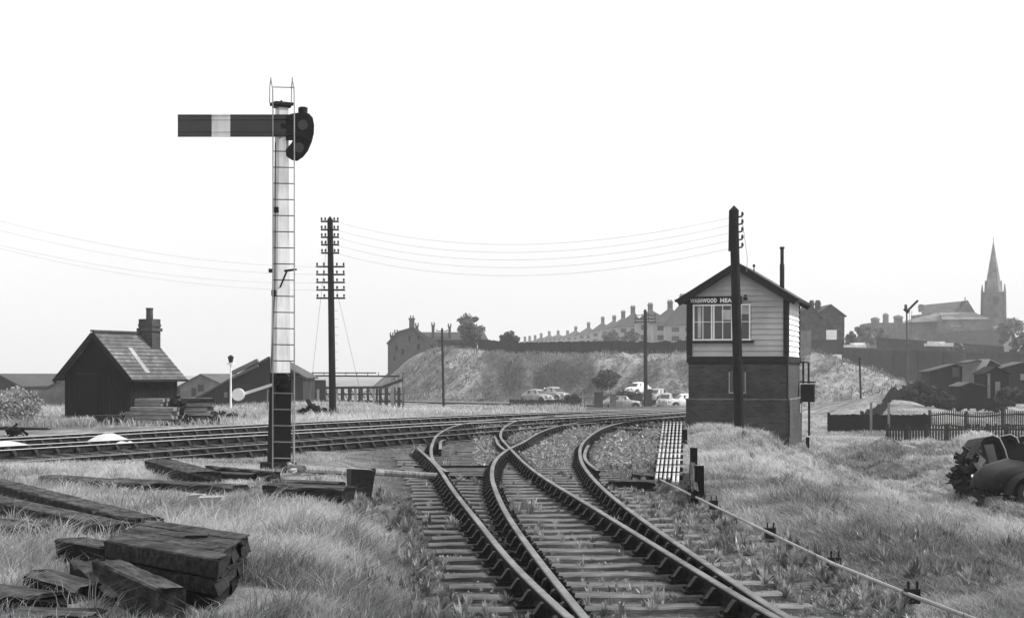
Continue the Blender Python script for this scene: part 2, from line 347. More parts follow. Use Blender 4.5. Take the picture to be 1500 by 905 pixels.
mm = n.new('ShaderNodeMix'); mm.data_type = 'FLOAT'; l.new(an.outputs['Fac'], mm.inputs[0]); l.new(ci, mm.inputs[2]); l.new(gr, mm.inputs[3]); l.new(mm.outputs[0], b.inputs['Base Color'])
b.inputs['Roughness'].default_value = 1; b.inputs['Specular IOR Level'].default_value = .05
hh = n.new('ShaderNodeMath'); hh.operation = 'ADD'; l.new(h1, hh.inputs[0]); l.new(h2, hh.inputs[1])
bp = n.new('ShaderNodeBump'); bp.inputs['Strength'].default_value = .9; bp.inputs['Distance'].default_value = .12; l.new(hh.outputs[0], bp.inputs['Height']); l.new(bp.outputs[0], b.inputs['Normal'])
M_['ground'] = m
go = bpy.data.objects.new('ground', np_mesh('ground', v, f, gmask, 'ground', True)); COL.objects.link(go); tag(go, 'cinder yard, rough grass field and road embankment', 'ground', None, 'structure')
G = lambda X, Y: float(gz(np.array([X]), np.array([Y]))[0])
# road below the embankment
rb = MB(); rp = [(-40, 212), (-14, 190), (10, 166), (40, 136), (60, 118)]
for i in range(len(rp) - 1):
    (xa, ya), (xb, yb) = rp[i], rp[i + 1]
    rb.add([(xa, ya, -1.16), (xb, yb, -1.2 if xb < 30 else -1.3), (xb + 5, yb + 5, -1.2 if xb < 30 else -1.3), (xa + 5, ya + 5, -1.16)], [(0, 1, 2, 3)])
tag(rb.build('road', 'asphalt'), 'road at the embankment foot', 'road', None, 'structure')
# ------------------------------------------------------------------ haze
hz = MB(); hz.box((0, 500, 30), (1400, 1100, 66)); M_['haze'] = bpy.data.materials.new('haze_air'); M_['haze'].use_nodes = True
t = M_['haze'].node_tree; t.nodes.clear(); mo = t.nodes.new('ShaderNodeOutputMaterial'); pv = t.nodes.new('ShaderNodeVolumePrincipled')
pv.inputs['Color'].default_value = (.9, .9, .9, 1); pv.inputs['Density'].default_value = .0005; pv.inputs['Anisotropy'].default_value = .2
t.links.new(pv.outputs[0], mo.inputs['Volume'])
tag(hz.build('haze', 'haze'), 'thin industrial haze over the yard and hill', 'haze', None, 'stuff')
# ================================================================== railway tracks
def rail_mesh(path2, zt, name, bright=False, hw=.036):
    """bullhead rail swept along path (x,y); zt = rail top"""
    p = np.asarray(path2); tg = np.gradient(p, axis=0); tg /= np.linalg.norm(tg, axis=1)[:, None]; nr = np.c_[tg[:, 1], -tg[:, 0]]
    sec = [(-hw * .8, 0), (-hw, -.008), (-hw, -.035), (-.01, -.05), (-.01, -.105), (-.032, -.118), (-.032, -.14), (.032, -.14), (.032, -.118), (.01, -.105), (.01, -.05), (hw, -.035), (hw, -.008), (hw * .8, 0)]
    M = MB(); k = len(sec); vs = []
    for i in range(len(p)):
        for (o, z) in sec: vs.append((p[i, 0] + nr[i, 0] * o, p[i, 1] + nr[i, 1] * o, zt + z))
    fs = []; ms = []
    for i in range(len(p) - 1):
        for j in range(k):
            fs.append((i * k + j, i * k + (j + 1) % k, (i + 1) * k + (j + 1) % k, (i + 1) * k + j)); ms.append(1 if j in (13, 12, 0) else 0)
    fs += [tuple(range(k))[::-1], tuple((len(p) - 1) * k + j for j in range(k))]; ms += [0, 0]
    M.v = vs; M.f = fs; M.m = ms
    return M, ['rust', 'railbright' if bright else 'railtop']
def sleeper_meshes(L_, n=4):
    out = []
    for q in range(n):
        M = MB(); segs = 7
        xs_ = [-L_ / 2 + L_ * i / segs for i in range(segs + 1)]
        rings = []
        for x in xs_:
            w = .125 + random.uniform(-.008, .008); h = random.uniform(-.008, .008)
            rings += [(x, -w, -.12), (x, -w, -.012 + h), (x, -w + .014, h), (x, w - .014, h + random.uniform(-.005, .005)), (x, w, -.012 + h), (x, w, -.12)]
        fs = [(i * 6 + j, (i + 1) * 6 + j, (i + 1) * 6 + (j + 1) % 6, i * 6 + (j + 1) % 6) for i in range(segs) for j in range(6)]
        fs += [tuple(range(6)), tuple(segs * 6 + j for j in range(6))[::-1]]
        M.add(rings, fs); out.append(M.mesh('sleeper', 'sleeperdark'))
    return out
SL = sleeper_meshes(2.6)
def chair_mesh():
    M = MB()
    M.box((0, 0, .012), (.36, .2, .024)); M.prism([(.035, .02), (.16, .02), (.13, .05), (.07, .135), (.05, .135), (.035, .06)], -.055, .055)
    M.prism([(-.15, .02), (-.05, .02), (-.012, .05), (-.05, .14), (-.075, .125), (-.11, .05)], -.055, .055)
    M.box((-.045, 0, .095), (.05, .24, .055), m=1)
    for s in (-1, 1):
        M.cyl((s * .145, .065 * s, .024), (s * .145, .065 * s, .06), .02, n=6); M.cyl((s * .145, -.065 * s, .024), (s * .145, -.065 * s, .055), .018, n=6)
    return M.mesh('rail_chair', ['iron', 'oldwood'])
CHM = chair_mesh()
def link(name, me, parent, loc, rz):
    o = bpy.data.objects.new(name, me); COL.objects.link(o); o.parent = parent; o.location = loc; o.rotation_euler = (0, 0, rz); return o
def merged(name, me, placements, parent, mats):
    nv = len(me.vertices); co = np.empty(nv * 3); me.vertices.foreach_get('co', co); co = co.reshape(-1, 3)
    M = MB(); fs = [tuple(p_.vertices) for p_ in me.polygons]; mi = [p_.material_index for p_ in me.polygons]
    for (x, y, z, rz) in placements:
        c, s = math.cos(rz), math.sin(rz); b_ = len(M.v)
        M.v += [(x + c * q[0] - s * q[1], y + s * q[0] + c * q[1], z + q[2]) for q in co]; M.f += [tuple(b_ + i for i in f_) for f_ in fs]; M.m += mi
    return tag(M.build(name, mats, parent), None, None, None, 'stuff')
def track(label, line, gauge, dz, cut0=None, bright=(True, True), first_far=True, near=60):
    root = thing('railway_track', label, 'railway track', (0, 0, 0), 0, 'running lines of the yard')
    p = resample(line, .5); q = offset(p, gauge)
    for pp, br in ((p, bright[0]), (q, bright[1])):
        M, ms = rail_mesh(pp, .16 + dz, 'rail', br); M.build('rail', ms, root)
    c = offset(resample(line, .74), gauge / 2); tg = np.gradient(c, axis=0); sl = []; ch = []
    for i in range(len(c)):
        x, y = c[i]; rz = math.atan2(tg[i, 1], tg[i, 0]) - math.pi / 2
        sl.append((x, y, dz - .003, rz + random.uniform(-.015, .015)))
        for s in (-1, 1):
            ch.append((x + math.cos(rz) * s * gauge / 2, y + math.sin(rz) * s * gauge / 2, dz, rz + (math.pi if s < 0 else 0)))
    vis = [s for s in sl if abs(s[0] / s[1]) < .32]; rest = [s for s in sl if not abs(s[0] / s[1]) < .32]
    for i, s in enumerate(vis[:100]): link('sleeper', SL[i % 4], root, s[:3], s[3])
    vch = [s for s in ch if abs(s[0] / s[1]) < .32]
    for s in vch[:100]: link('rail_chair', CHM, root, s[:3], s[3])
    if vch[100:]: merged('rail_chairs', CHM, vch[100:], root, ['iron', 'oldwood'])
    return root
track('farthest main line of the yard, nearest the hut and verge', T1, 1.435, 0)
track('middle main line, second from the hut', T2, 1.435, -.003)
track('nearest main line, passing just behind the tall signal', T3, 1.6, -.006, bright=(False, False))
# turnout in the foreground
to = thing('railway_turnout', 'curving junction of rusty rails crossing in the foreground', 'railway junction', (0, 0, 0))
def put_rail(pts, dz, name='rail', step=.3, bright=False):
    M, ms = rail_mesh(resample(pts, step), .16 + dz, name, bright); return M.build(name, ms, to)
put_rail(R1, .003); put_rail(R1b, .0045); put_rail(R3, .003); put_rail(R2, .006); put_rail(R4, .006)
put_rail([(-.46, 46.2), (-.40, 44), (-.35, 41.8), (-.22, 39.2), (-.13, 37.9)], .0015, 'wing_rail')
put_rail([(1.52, 30), (1.46, 32.5), (1.49, 35), (1.64, 38), (1.84, 41)], .0015, 'check_rail')
put_rail([(-1.62, 38.5), (-1.72, 41), (-1.80, 43.5), (-1.74, 44.2)], .0015, 'check_rail')
ns = 0; chp = []
rx = lambda Rr, Y: float(np.interp(Y, [p[1] for p in Rr], [p[0] for p in Rr]))
def slope(Rr, Y): return (rx(Rr, Y + .4) - rx(Rr, Y - .4)) / .8
Y = 7.0
while Y < 44:
    xl = rx(R1, min(Y, 39)) - random.uniform(.52, .62) if Y < 39 else rx(R1b, Y) - .5
    xr = rx(R4, Y) + random.uniform(.5, .62) if Y < 36 else rx(R4, Y) + .6
    L_ = xr - xl; M = MB(); sg = 9; vs = []
    for i in range(sg + 1):
        x = -L_ / 2 + L_ * i / sg; w = .128 + random.uniform(-.01, .01); h = random.uniform(-.01, .008)
        vs += [(x, -w, -.12), (x, -w, -.014 + h), (x, -w + .016, h), (x, w - .016, h), (x, w, -.014 + h), (x, w, -.12)]
    fs = [(i * 6 + j, (i + 1) * 6 + j, (i + 1) * 6 + (j + 1) % 6, i * 6 + (j + 1) % 6) for i in range(sg) for j in range(6)] + [tuple(range(6)), tuple(sg * 6 + j for j in range(6))[::-1]]
    M.add(vs, fs); rz = .085 - .09 * ss(20, 44, Y); o = M.build('sleeper', 'sleeper', to, loc=((xl + xr) / 2, Y, .0)); o.rotation_euler = (0, 0, float(rz) + random.uniform(-.012, .012))
    for Rr, sd_ in ((R1 if Y < 39 else R1b, -1), (R2, -1 if Y > 20 else 1), (R3, 1 if Y > 24 else -1), (R4, 1)):
        x = rx(Rr, Y); yy = Y + (x - (xl + xr) / 2) * math.tan(rz)
        chp.append((x, yy, .003, -math.atan(slope(Rr, Y)) + (0 if sd_ > 0 else math.pi)))
    Y += .74 + random.uniform(-.025, .025)
c = resample([p for p in R4 if p[1] > 40], .74); tg = np.gradient(c, axis=0)
for i in range(2, len(c) - 8):
    rz = math.atan2(tg[i, 1], tg[i, 0]) - math.pi / 2
    link('sleeper', SL[i % 4], to, (c[i, 0] - math.cos(rz) * .75, c[i, 1] - math.sin(rz) * .75, -.009), rz); chp.append((c[i, 0], c[i, 1], 0, rz))
for Rr in (R3, R2, R1b):
    c = resample([p for p in Rr if p[1] > 43.5], .74); tg = np.gradient(c, axis=0)
    for i in range(1, len(c) - 1): chp.append((c[i, 0], c[i, 1], .002, math.atan2(tg[i, 1], tg[i, 0]) - math.pi / 2))
chp.sort(key=lambda s: s[1])
for s in chp[:100]: link('rail_chair', CHM, to, s[:3], s[3])
merged('rail_chairs', CHM, chp[100:], to, ['iron', 'oldwood'])
# trap-point stretcher and facing lever
M = MB(); M.beam((-1.9, 33.2, .05), (-.4, 33.4, .05), .05, .04); M.beam((-1.25, 30.1, .04), (-.4, 30.0, .04), .06, .05); M.build('stretcher_bar', 'iron', to)
# ================================================================== the tall signal
SY = 27.0; s_ = F / SY
def sx(x): return (x - 412) / s_
sg0 = P(412, 690, SY); SZ0 = sg0.z
def szz(y): return CZ - (y - HY) / s_ - SZ0
sig = thing('semaphore_signal', 'tall white semaphore signal with its dark arm level, ladder in front', 'signal', (sg0.x, SY, SZ0))
ph = R(32)
def post_seg(z0, z1, w0, w1, name, mt, x0=0, x1=0):
    M = MB(); vs = []
    for z, w, xx in ((z0, w0, x0), (z1, w1, x1)):
        for a_, b_ in ((-1, -1), (1, -1), (1, 1), (-1, 1)):
            x, y = a_ * w / 2, b_ * w / 2; vs.append((xx + x * math.cos(ph) - y * math.sin(ph), x * math.sin(ph) + y * math.cos(ph), z))
    M.add(vs, [(0, 3, 2, 1), (4, 5, 6, 7), (0, 1, 5, 4), (1, 2, 6, 5), (2, 3, 7, 6), (3, 0, 4, 7)]); return M.build(name, mt, sig)
zb = szz(546)
post_seg(-.25, zb, .285, .255, 'post_base', 'black', sx(408), sx(411))
post_seg(zb, szz(155), .235, .155, 'post', 'postwhite', sx(410.5), sx(413))
M = MB(); M.box((sx(412.5), 0, szz(153)), (.30, .24, .05), ph); M.box((sx(412.5), 0, szz(156.5)), (.24, .2, .04), ph); M.cyl((sx(412), 0, szz(150)), (sx(412), 0, szz(147)), .03, .01); M.build('post_cap', 'iron', sig)
M = MB(); M.box((sx(408), -.02, szz(684)), (.44, .42, .16), ph); M.build('concrete_foot', 'oldwood', sig)
# arm (in a plane facing the camera, in front of the post)
ay = -.17; M = MB(); yt, yb_ = szz(170.5), szz(203)
def seg(x0, x1, m_): M.box(((sx(x0) + sx(x1)) / 2, ay, (yt + yb_) / 2), (sx(x1) - sx(x0), .012, yt - yb_), m=m_); [M.box(((sx(x0) + sx(x1)) / 2, ay - .011, z), (sx(x1) - sx(x0), .014, .016), m=m_) for z in (yt - .008, yb_ + .008, yt - .075, yb_ + .085)]
seg(263.5, 313, 0); seg(313, 340, 1); seg(340, 428, 0)
arm = M.build('arm', ['armred', 'postwhite'], sig)
arm['label'] = 'dark signal arm with a white band'
# spectacle: comma-shaped casting, seen slightly turned
M = MB(); out = [(421, 172), (432, 169), (444, 167.5), (455, 169.5), (460, 175), (462, 186), (461.5, 198), (458.5, 210), (453, 223), (446, 232), (437, 238), (429, 236.5), (421.5, 231), (421, 222), (430, 211), (431, 208), (421, 208)]
poly = [(sx(x), szz(y)) for x, y in out]; M.prism(poly, ay - .03, ay + .02)
for (cx, cy) in ((446, 186), (440, 219)):
    M.cyl((sx(cx), ay - .036, szz(cy)), (sx(cx), ay - .03, szz(cy)), .10, n=20)
M.beam((sx(432), ay - .06, szz(200)), (sx(455), ay - .05, szz(208)), .02, .012)
M.build('spectacle', 'iron', sig, smooth=False)
for (cx, cy) in ((446, 186), (440, 219)): M = MB(); M.cyl((sx(cx), ay - .042, szz(cy)), (sx(cx), ay - .037, szz(cy)), .08, n=20); M.build('lens', 'armred', sig)
M = MB(); M.cyl((sx(443), .06, szz(172)), (sx(443), .06, szz(158)), .075, .075, n=14); M.cyl((sx(443), .06, szz(158)), (sx(443), .06, szz(156)), .085, .05, n=14); M.box((sx(443), .06, szz(180)), (.2, .17, .22)); M.beam((sx(418), .02, szz(196)), (sx(450), .05, szz(196)), .05, .04); M.build('lamp', 'iron', sig)
M = MB(); M.cyl((sx(417), -.19, szz(187)), (sx(417), .1, szz(187)), .045, n=10); M.box((sx(420), -.1, szz(184)), (.16, .1, .12)); M.box((sx(429), -.2, szz(178)), (.1, .04, .12)); M.build('pivot_bracket', 'iron', sig)
# ladder
ly0, ly1 = -.46, -.24
def lp(x, y): k = (690 - y) / 540.0; return (sx(x), ly0 + (ly1 - ly0) * k, szz(y))
M = MB()
for xt, xb2 in ((403, 405.5), (434, 436.5)):
    M = MB(); M.tube([lp(xb2, 700), lp((xt + xb2) / 2, 400), lp(xt, 160), lp(xt - .5, 135), lp(xt - 3.5, 118)], .011, 6); M.build('ladder_stile', 'wire', sig)
M = MB()
for xt in (398.5, 430): M = MB(); M.tube([lp(xt + 1.5, 117), lp(xt - .2, 130), lp(xt - .5, 155)], .009, 5); M.build('ladder_hoop', 'wire', sig)
y = 131.5; k = 0
while y < 690:
    fr_ = (y - 130) / 560; a0 = 403.2 + 2.3 * fr_; M = MB(); p0 = Vector(lp(a0, y)); p1 = Vector(lp(a0 + 31, y + .6)); M.cyl(p0, p1, .008, n=6); M.build('ladder_rung', 'wire' if y > 560 else 'iron', sig); y += 23.35; k += 1
# rods, balance lever and details
M = MB(); M.tube([(sx(405.5), -.16, szz(210)), (sx(405), -.18, szz(420)), (sx(399), -.2, szz(560))], .009, 5); M.build('down_rod', 'iron', sig)
M = MB(); M.box((sx(407), -.17, szz(309)), (.07, .06, .09)); M.box((sx(403.5), -.19, szz(430)), (.07, .07, .09)); M.box((sx(399), -.19, szz(397.5)), (.06, .06, .06)); M.beam((sx(420), -.2, szz(398)), (sx(437), -.32, szz(396.5)), .05, .03); M.beam((sx(412), -.12, szz(421)), (sx(423), -.25, szz(399)), .02, .02); M.build('rod_guide', 'iron', sig)
M = MB(); M.beam((sx(402), -.22, szz(563)), (sx(358), -.22, szz(577)), .03, .045); M.build('balance_lever', 'postwhite', sig)
M = MB(); M.cyl((sx(352.5), -.27, szz(577.5)), (sx(352.5), -.17, szz(577.5)), .098, n=22); M.build('balance_weight', 'white', sig)
M = MB(); M.cyl((sx(421), -.35, szz(553)), (sx(421), -.15, szz(553)), .07, n=12); M.cyl((sx(411), -.33, szz(560)), (sx(411), -.15, szz(560)), .06, n=12); M.box((sx(418), -.2, szz(560)), (.16, .1, .16), .3); M.beam((sx(425), -.2, szz(550)), (sx(440), -.1, szz(548)), .03, .03); M.build('pulley_bracket', 'iron', sig)
M = MB(); M.beam((sx(395), -.2, szz(570)), (sx(394), -.2, szz(600)), .02, .02); M.beam((sx(431), -.3, szz(575)), (sx(431), -.05, szz(690)), .012, .012); M.build('signal_wire', 'wire', sig)
# ================================================================== telegraph poles
def insul(M, x, y, z): M.cyl((x, y, z), (x, y, z + .07), .016, n=5); M.cyl((x, y, z + .04), (x, y, z + .15), .05, .034, n=8)
def tele_pole(img_top, img_bot, Y, r0, r1, arms, label, group=None, arm_az=0.0, cap=True, name='telegraph_pole', lean=True):
    b_ = P(img_bot[0], img_bot[1], Y); t_ = P(img_top[0], img_top[1], Y)
    root = thing(name, label, 'telegraph pole', b_, 0, group)
    d = t_ - b_; M = MB(); M.cyl((0, 0, -.3), d, r0, r1, n=12); M.build('pole', 'pole', root, smooth=False)
    if cap: M = MB(); M.cyl(d, d + Vector((0, 0, .16)), r1 * 1.35, .012, n=4); M.build('pole_cap', 'pole', root)
    s = F / Y; av = Vector((math.cos(arm_az), math.sin(arm_az), 0))
    for (yy, hl, ins) in arms:
        z = CZ - (yy - HY) / s - b_.z; base = d * (z / d.z) + Vector((-av.y, av.x, 0)) * -(r1 + .04)
        M = MB(); M.beam(base - av * hl, base + av * hl, .055, .075); ar = M.build('cross_arm', 'pole', root)
        for u in ins:
            M = MB(); p = base + av * hl * u; insul(M, p.x, p.y, p.z + .03); M.build('insulator', 'iron', ar)
    return root, d
pl, pd = tele_pole((483.5, 322), (487.5, 612), 76, .165, .125,
    [(y, .40, (-.9, -.5, .5, .9)) for y in (325, 337, 348, 359, 371)] + [(y, .64, (-.92, -.45, .45, .92)) for y in (391, 402.5, 414, 425, 437)], 'tall dark telegraph pole with ten cross arms behind the signal')
M = MB()
for y in range(455, 600, 12): s = F / 76; z = CZ - (y - HY) / s - pl.location.z; M.cyl((-.19 - .0, -.0, z), (.23, 0, z), .008, n=4)
M.build('climbing_step', 'iron', pl)
# short arms of the top seen end-on too
sp, spd = tele_pole((1075, 308), (1083, 622), 56.5, .17, .145, [], 'thick dark telegraph pole right in front of the signal box', arm_az=R(-52))
M = MB(); s = F / 56.5
for dx_ in (-.125, .125):
    M.beam((spd.x + dx_ - .02, .0, CZ - (368 - HY) / s - sp.location.z), (spd.x + dx_, .0, CZ - (308 - HY) / s - sp.location.z), .06, .16)
M.build('side_plank', 'pole', sp)
M = MB()
for y in (319, 330, 341, 352.5, 364):
    z = CZ - (y - HY) / s - sp.location.z; M.beam((spd.x + .1, -.2, z), (spd.x + .25, -.24, z + .03), .05, .05); insul(M, spd.x + .25, -.24, z + .02)
M.build('insulator_bracket', 'iron', sp)
M = MB(); M.tube([(spd.x + .26, 0, 6.9), (spd.x + .7, 1.8, 5.6), (spd.x + .72, 2.2, 5.2)], .008, 4); M.build('lead_wire', 'wire', sp)
tele_pole((945, 455), (946, 590), 158, .2, .15, [(462, 1.0, (-.9, -.3, .3, .9)), (467, 1.0, (-.9, -.3, .3, .9)), (472, 1.0, (-.9, -.3, .3, .9))], 'far telegraph pole by the bridge railing, three cross arms')
tele_pole((647.5, 482), (650, 598), 165, .13, .11, [(485, .55, (-.9, .9))], 'thin telegraph pole below the embankment, one cross arm')
tele_pole((1259, 523), (1261, 582), 140, .09, .07, [(526, .15, ())], 'short bare pole on the mound right of the signal box', cap=False)
# wires
def wire(label, a_, b_, sag, r, n=24, group='telegraph wires'):
    pts = [Vector(a_).lerp(Vector(b_), i / n) - Vector((0, 0, sag * 4 * (i / n) * (1 - i / n))) for i in range(n + 1)]
    M = MB(); M.tube(pts, r, 4); return tag(M.build('telegraph_wire', 'wire'), label, 'wire', group)
for i, (ya, yb2) in enumerate(((325, 319), (337, 330), (348, 341), (359, 352.5), (371, 364))):
    wire(('top', 'second from top', 'middle', 'fourth from top', 'lowest')[i] + ' wire strung from the pole behind the signal to the signal box pole', P(492, ya, 76), P(1070, yb2, 56.5), .95, .005)
for i, (ya, yb2) in enumerate(((308, 391), (322, 402), (345, 414), (349, 425))):
    wire(('top', 'second', 'third', 'lowest')[i] + ' wire running in from the left edge to the pole behind the signal', P(-60, ya, 60), P(478, yb2, 76), .5, .0045, group='telegraph wires at left')
for (p0, p1) in (((480, 345), (452, 600)), ((492, 420), (534, 600))):
    M = MB(); M.tube([P(*p0, 76), P(*p1, 82)], .008, 4); tag(M.build('stay_wire', 'wire'), 'thin stay wire on the %s of the tall pole behind the signal' % ('left' if p1[0] < 480 else 'right'), 'wire')
# ================================================================== foreground timbers and ironwork
TIMB = []
def plank_mb(L_, w, h, j=.008, rag=.035, M=None, off=(0, 0, 0), top=1):
    """weathered baulk: grooved top, ragged split ends; x along, top at z=0"""
    M = M or MB(); n = max(6, int(L_ / .12)); nt_ = max(5, int(w / .035)); cols = [(-w / 2, -h), (-w / 2 - .004, -h * .5), (-w / 2, -.02)]
    cols += [(-w / 2 + .012 + (w - .024) * q / (nt_ - 1), -abs(random.gauss(0, .008)) * (1 if q not in (0, nt_ - 1) else 1.6)) for q in range(nt_)] + [(w / 2, -.02), (w / 2 + .004, -h * .5), (w / 2, -h)]
    k = len(cols); e0 = [random.uniform(-rag, rag) * (1 + (random.random() < .2)) for _ in cols]; e1 = [random.uniform(-rag, rag) * (1 + (random.random() < .2)) for _ in cols]; vs = []
    for i in range(n + 1):
        x = -L_ / 2 + L_ * i / n; chip = random.random() < .12
        for q, (y, z) in enumerate(cols):
            xx = x + (e0[q] if i == 0 else e1[q] if i == n else 0); cz = -random.uniform(.01, .035) if chip and q in (2, 3, k - 3, k - 4) else 0
            vs.append((xx + off[0], y + random.uniform(-j, j) * .6 + off[1], z + cz + random.uniform(-j, j) * .4 + off[2]))
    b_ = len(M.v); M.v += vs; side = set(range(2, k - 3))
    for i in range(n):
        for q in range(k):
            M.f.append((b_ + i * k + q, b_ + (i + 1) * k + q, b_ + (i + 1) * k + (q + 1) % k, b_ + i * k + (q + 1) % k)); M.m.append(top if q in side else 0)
    for (s, rv) in ((0, 1), (n, -1)):
        for q in range(k // 2 - (0 if k % 2 else 1)):                  # end faces as quads across
            f_ = (b_ + s * k + q, b_ + s * k + q + 1, b_ + s * k + k - 2 - q, b_ + s * k + k - 1 - q); f_ = tuple(dict.fromkeys(f_)); M.f.append(f_[::rv]); M.m.append(0)
    return M
def timber(label, a_, b_, w, h, mt='oldwood', name='timber_baulk', group=None, j=.008, cat='timber', n=8, roll=0):
    """old squared baulk from a to b (top-centre points), slightly worn"""
    a_ = Vector(a_); b_ = Vector(b_); d = (b_ - a_); L_ = d.length; c_ = (a_ + b_) / 2; TIMB.append((a_.x, a_.y, b_.x, b_.y, w))
    o = plank_mb(L_, w, h, j).build(name, [mt, 'paletop' if mt in ('oldwood', 'darkwood') else mt]); o.location = c_
    o.rotation_euler = (roll, -math.asin(max(-1, min(1, d.z / L_))), math.atan2(d.y, d.x)); return tag(o, label, cat, group)
# big block stack (planks) in the left foreground
def on(x, y, z): return at(x, y, z)
zt = .66
A_, B_, C_, D_ = at(162, 793, zt), at(308, 813, zt), at(373, 784, zt), at(208, 757, zt)
bs = thing('timber_block', 'big tarred plank block with a notched top, nearest at left', 'timber', (A_ + C_) / 2)
ctr = (A_ + C_) / 2; TIMB.append((A_.x, A_.y + .1, B_.x, B_.y + .2, .9)); TIMB.append((A_.x, A_.y + .5, B_.x, B_.y + .6, .9))
lx = (B_ - A_ + C_ - D_) / 2; ly = (D_ - A_ + C_ - B_) / 2; LX, LY = lx.length, ly.length; ux, uy = lx.normalized(), ly.normalized(); ctr2 = (A_ + B_ + C_ + D_) / 4 - ctr
for (z0, th, npl, sc_, mt) in ((0, .13, 4, 1.0, 'oldwood'), (-.134, .11, 3, .985, 'oldwood'), (-.248, .10, 4, .97, 'darkwood'), (-.352, .22, 2, .80, 'darkwood')):
    for q in range(npl):
        pw = LY * sc_ / npl; M = plank_mb(LX * sc_ * random.uniform(.965, 1.015), pw - .008, th, .007, .03, off=(random.uniform(-.015, .015), -LY * sc_ / 2 + pw * (q + .5), z0)); M.v = [tuple(ux * x_ + uy * y_ + ctr2 + Vector((0, 0, z_))) for x_, y_, z_ in M.v]; M.build('plank', [mt, 'paletop' if z0 == 0 else mt], bs)
M = MB(); c_ = ux * LX * .15 + uy * LY * .1 + ctr2; M.box((c_.x, c_.y, .008), (.16, .2, .02), .1); M.build('iron_plate', 'iron', bs)
timber('pale-topped baulk pointing at the camera beside the tarred block', at(158, 818, .56), at(251, 859, .52), .20, .36, n=6)
timber('rough baulk end tilted against the pale-topped baulk', at(128, 817, .52), at(186, 868, .40), .24, .34, 'darkwood', n=6)
timber('short dark baulk half sunk in grass at the lower left', at(58, 834, .5), at(132, 855, .44), .3, .34, 'darkwood', n=5)
timber('dark splintered slab lying at the lower left edge', at(-20, 855, .46), at(70, 868, .44), .34, .2, 'darkwood', n=5)
timber('thin slab under the splintered slab, lower left', at(20, 888, .42), at(140, 893, .40), .3, .16, 'darkwood', n=5)
timber('long baulk slanting in from the left edge, upper one', at(-10, 701, .52), at(214, 757, .52), .34, .30, n=14)
timber('long baulk slanting in from the left edge, lower one', at(-30, 722, .52), at(180, 766, .50), .32, .32, n=14)
timber('low slab on the left edge below the two long baulks', at(-40, 758, .50), at(66, 768, .46), .44, .25, 'darkwood', n=6)
timber('baulk laid across the ground left of the big block', at(108, 786, .50), at(170, 797, .5), .3, .25, 'darkwood', n=5)
timber('squared baulk lying left of the signal foot', at(234, 672, .52), at(300, 690, .50), .46, .34, n=8)
timber('sleeper lying from the squared baulk to the signal foot', at(292, 689, .46), at(372, 692, .45), .30, .2, n=7)
timber('round-edged pole laid against the signal foot', at(306, 681, .52), at(406, 690, .48), .16, .14, n=9)
timber('old sleeper in the grass left of the squared baulk', at(70, 695, .44), at(232, 706, .44), .34, .18, n=9)
timber('old sleeper in the grass below the squared baulk', at(168, 700, .44), at(352, 710, .44), .34, .16, n=9)
timber('broad dark sleeper right of the signal foot', at(398, 707, .50), at(510, 712, .48), .40, .34, n=8)
timber('second sleeper behind the broad one at the signal foot', at(402, 701, .48), at(500, 705, .46), .26, .2, n=8)
# trunking from the signal to the turnout
tr = thing('cable_trunking', 'pale pipe run across the cinders from signal foot to rails', 'pipe', at(430, 690, .1))
o_ = tr.location
def rel(p): return Vector(p) - o_
M = MB(); M.tube([rel(at(424, 684, .46)), rel(at(445, 687, .44)), rel(at(480, 689, .36)), rel(at(560, 692, .16)), rel(at(640, 697, .09))], .055, 8); M.build('pipe', 'palefence', tr)
for q, (x0, y0) in enumerate(((422, 678), (424, 688), (427, 692))):
    M = MB(); M.tube([rel(at(x0, y0, .52 - q * .06)), rel(at(438, 686 + q, .42)), rel(at(470, 689 + q, .13))], .022, 6); M.build('cable', 'concrete', tr)
M = MB(); M.box(rel(at(525, 692, .24)), (.12, .1, .1)); M.box(rel(at(545, 690, .22)), (.12, .1, .1)); M.build('clamp', 'iron', tr)
# dark tapered bucket-like box
bp_ = at(526, 728, .16); M = MB(); vs = []
for z, hw, hd in ((0, .14, .14), (.38, .17, .16), (.38, .15, .14), (.06, .12, .12)):
    for a2, b2 in ((-1, -1), (1, -1), (1, 1), (-1, 1)): vs.append((a2 * hw, b2 * hd, z))
M.add(vs, [(0, 1, 5, 4), (1, 2, 6, 5), (2, 3, 7, 6), (3, 0, 4, 7), (0, 3, 2, 1), (4, 5, 9, 8), (5, 6, 10, 9), (6, 7, 11, 10), (7, 4, 8, 11), (8, 9, 13, 12), (9, 10, 14, 13), (10, 11, 15, 14), (11, 8, 12, 15), (12, 13, 14, 15)])
o = M.build('iron_bucket', 'iron', loc=bp_); o.rotation_euler = (0, R(4), .3); tag(o, 'dark tapered iron tub standing beside the pale pipe', 'tub')
for q, (x, y, sx_, lab) in enumerate(((290, 754, .16, 'left concrete block in the grass above the big block'), (308, 757, .24, 'right concrete block in the grass above the big block'))):
    M = MB(); M.box((0, 0, .12), (sx_, .22, .2), j=.015); tag(M.build('concrete_block', 'concrete', loc=at(x, y, .33)), lab, 'block')
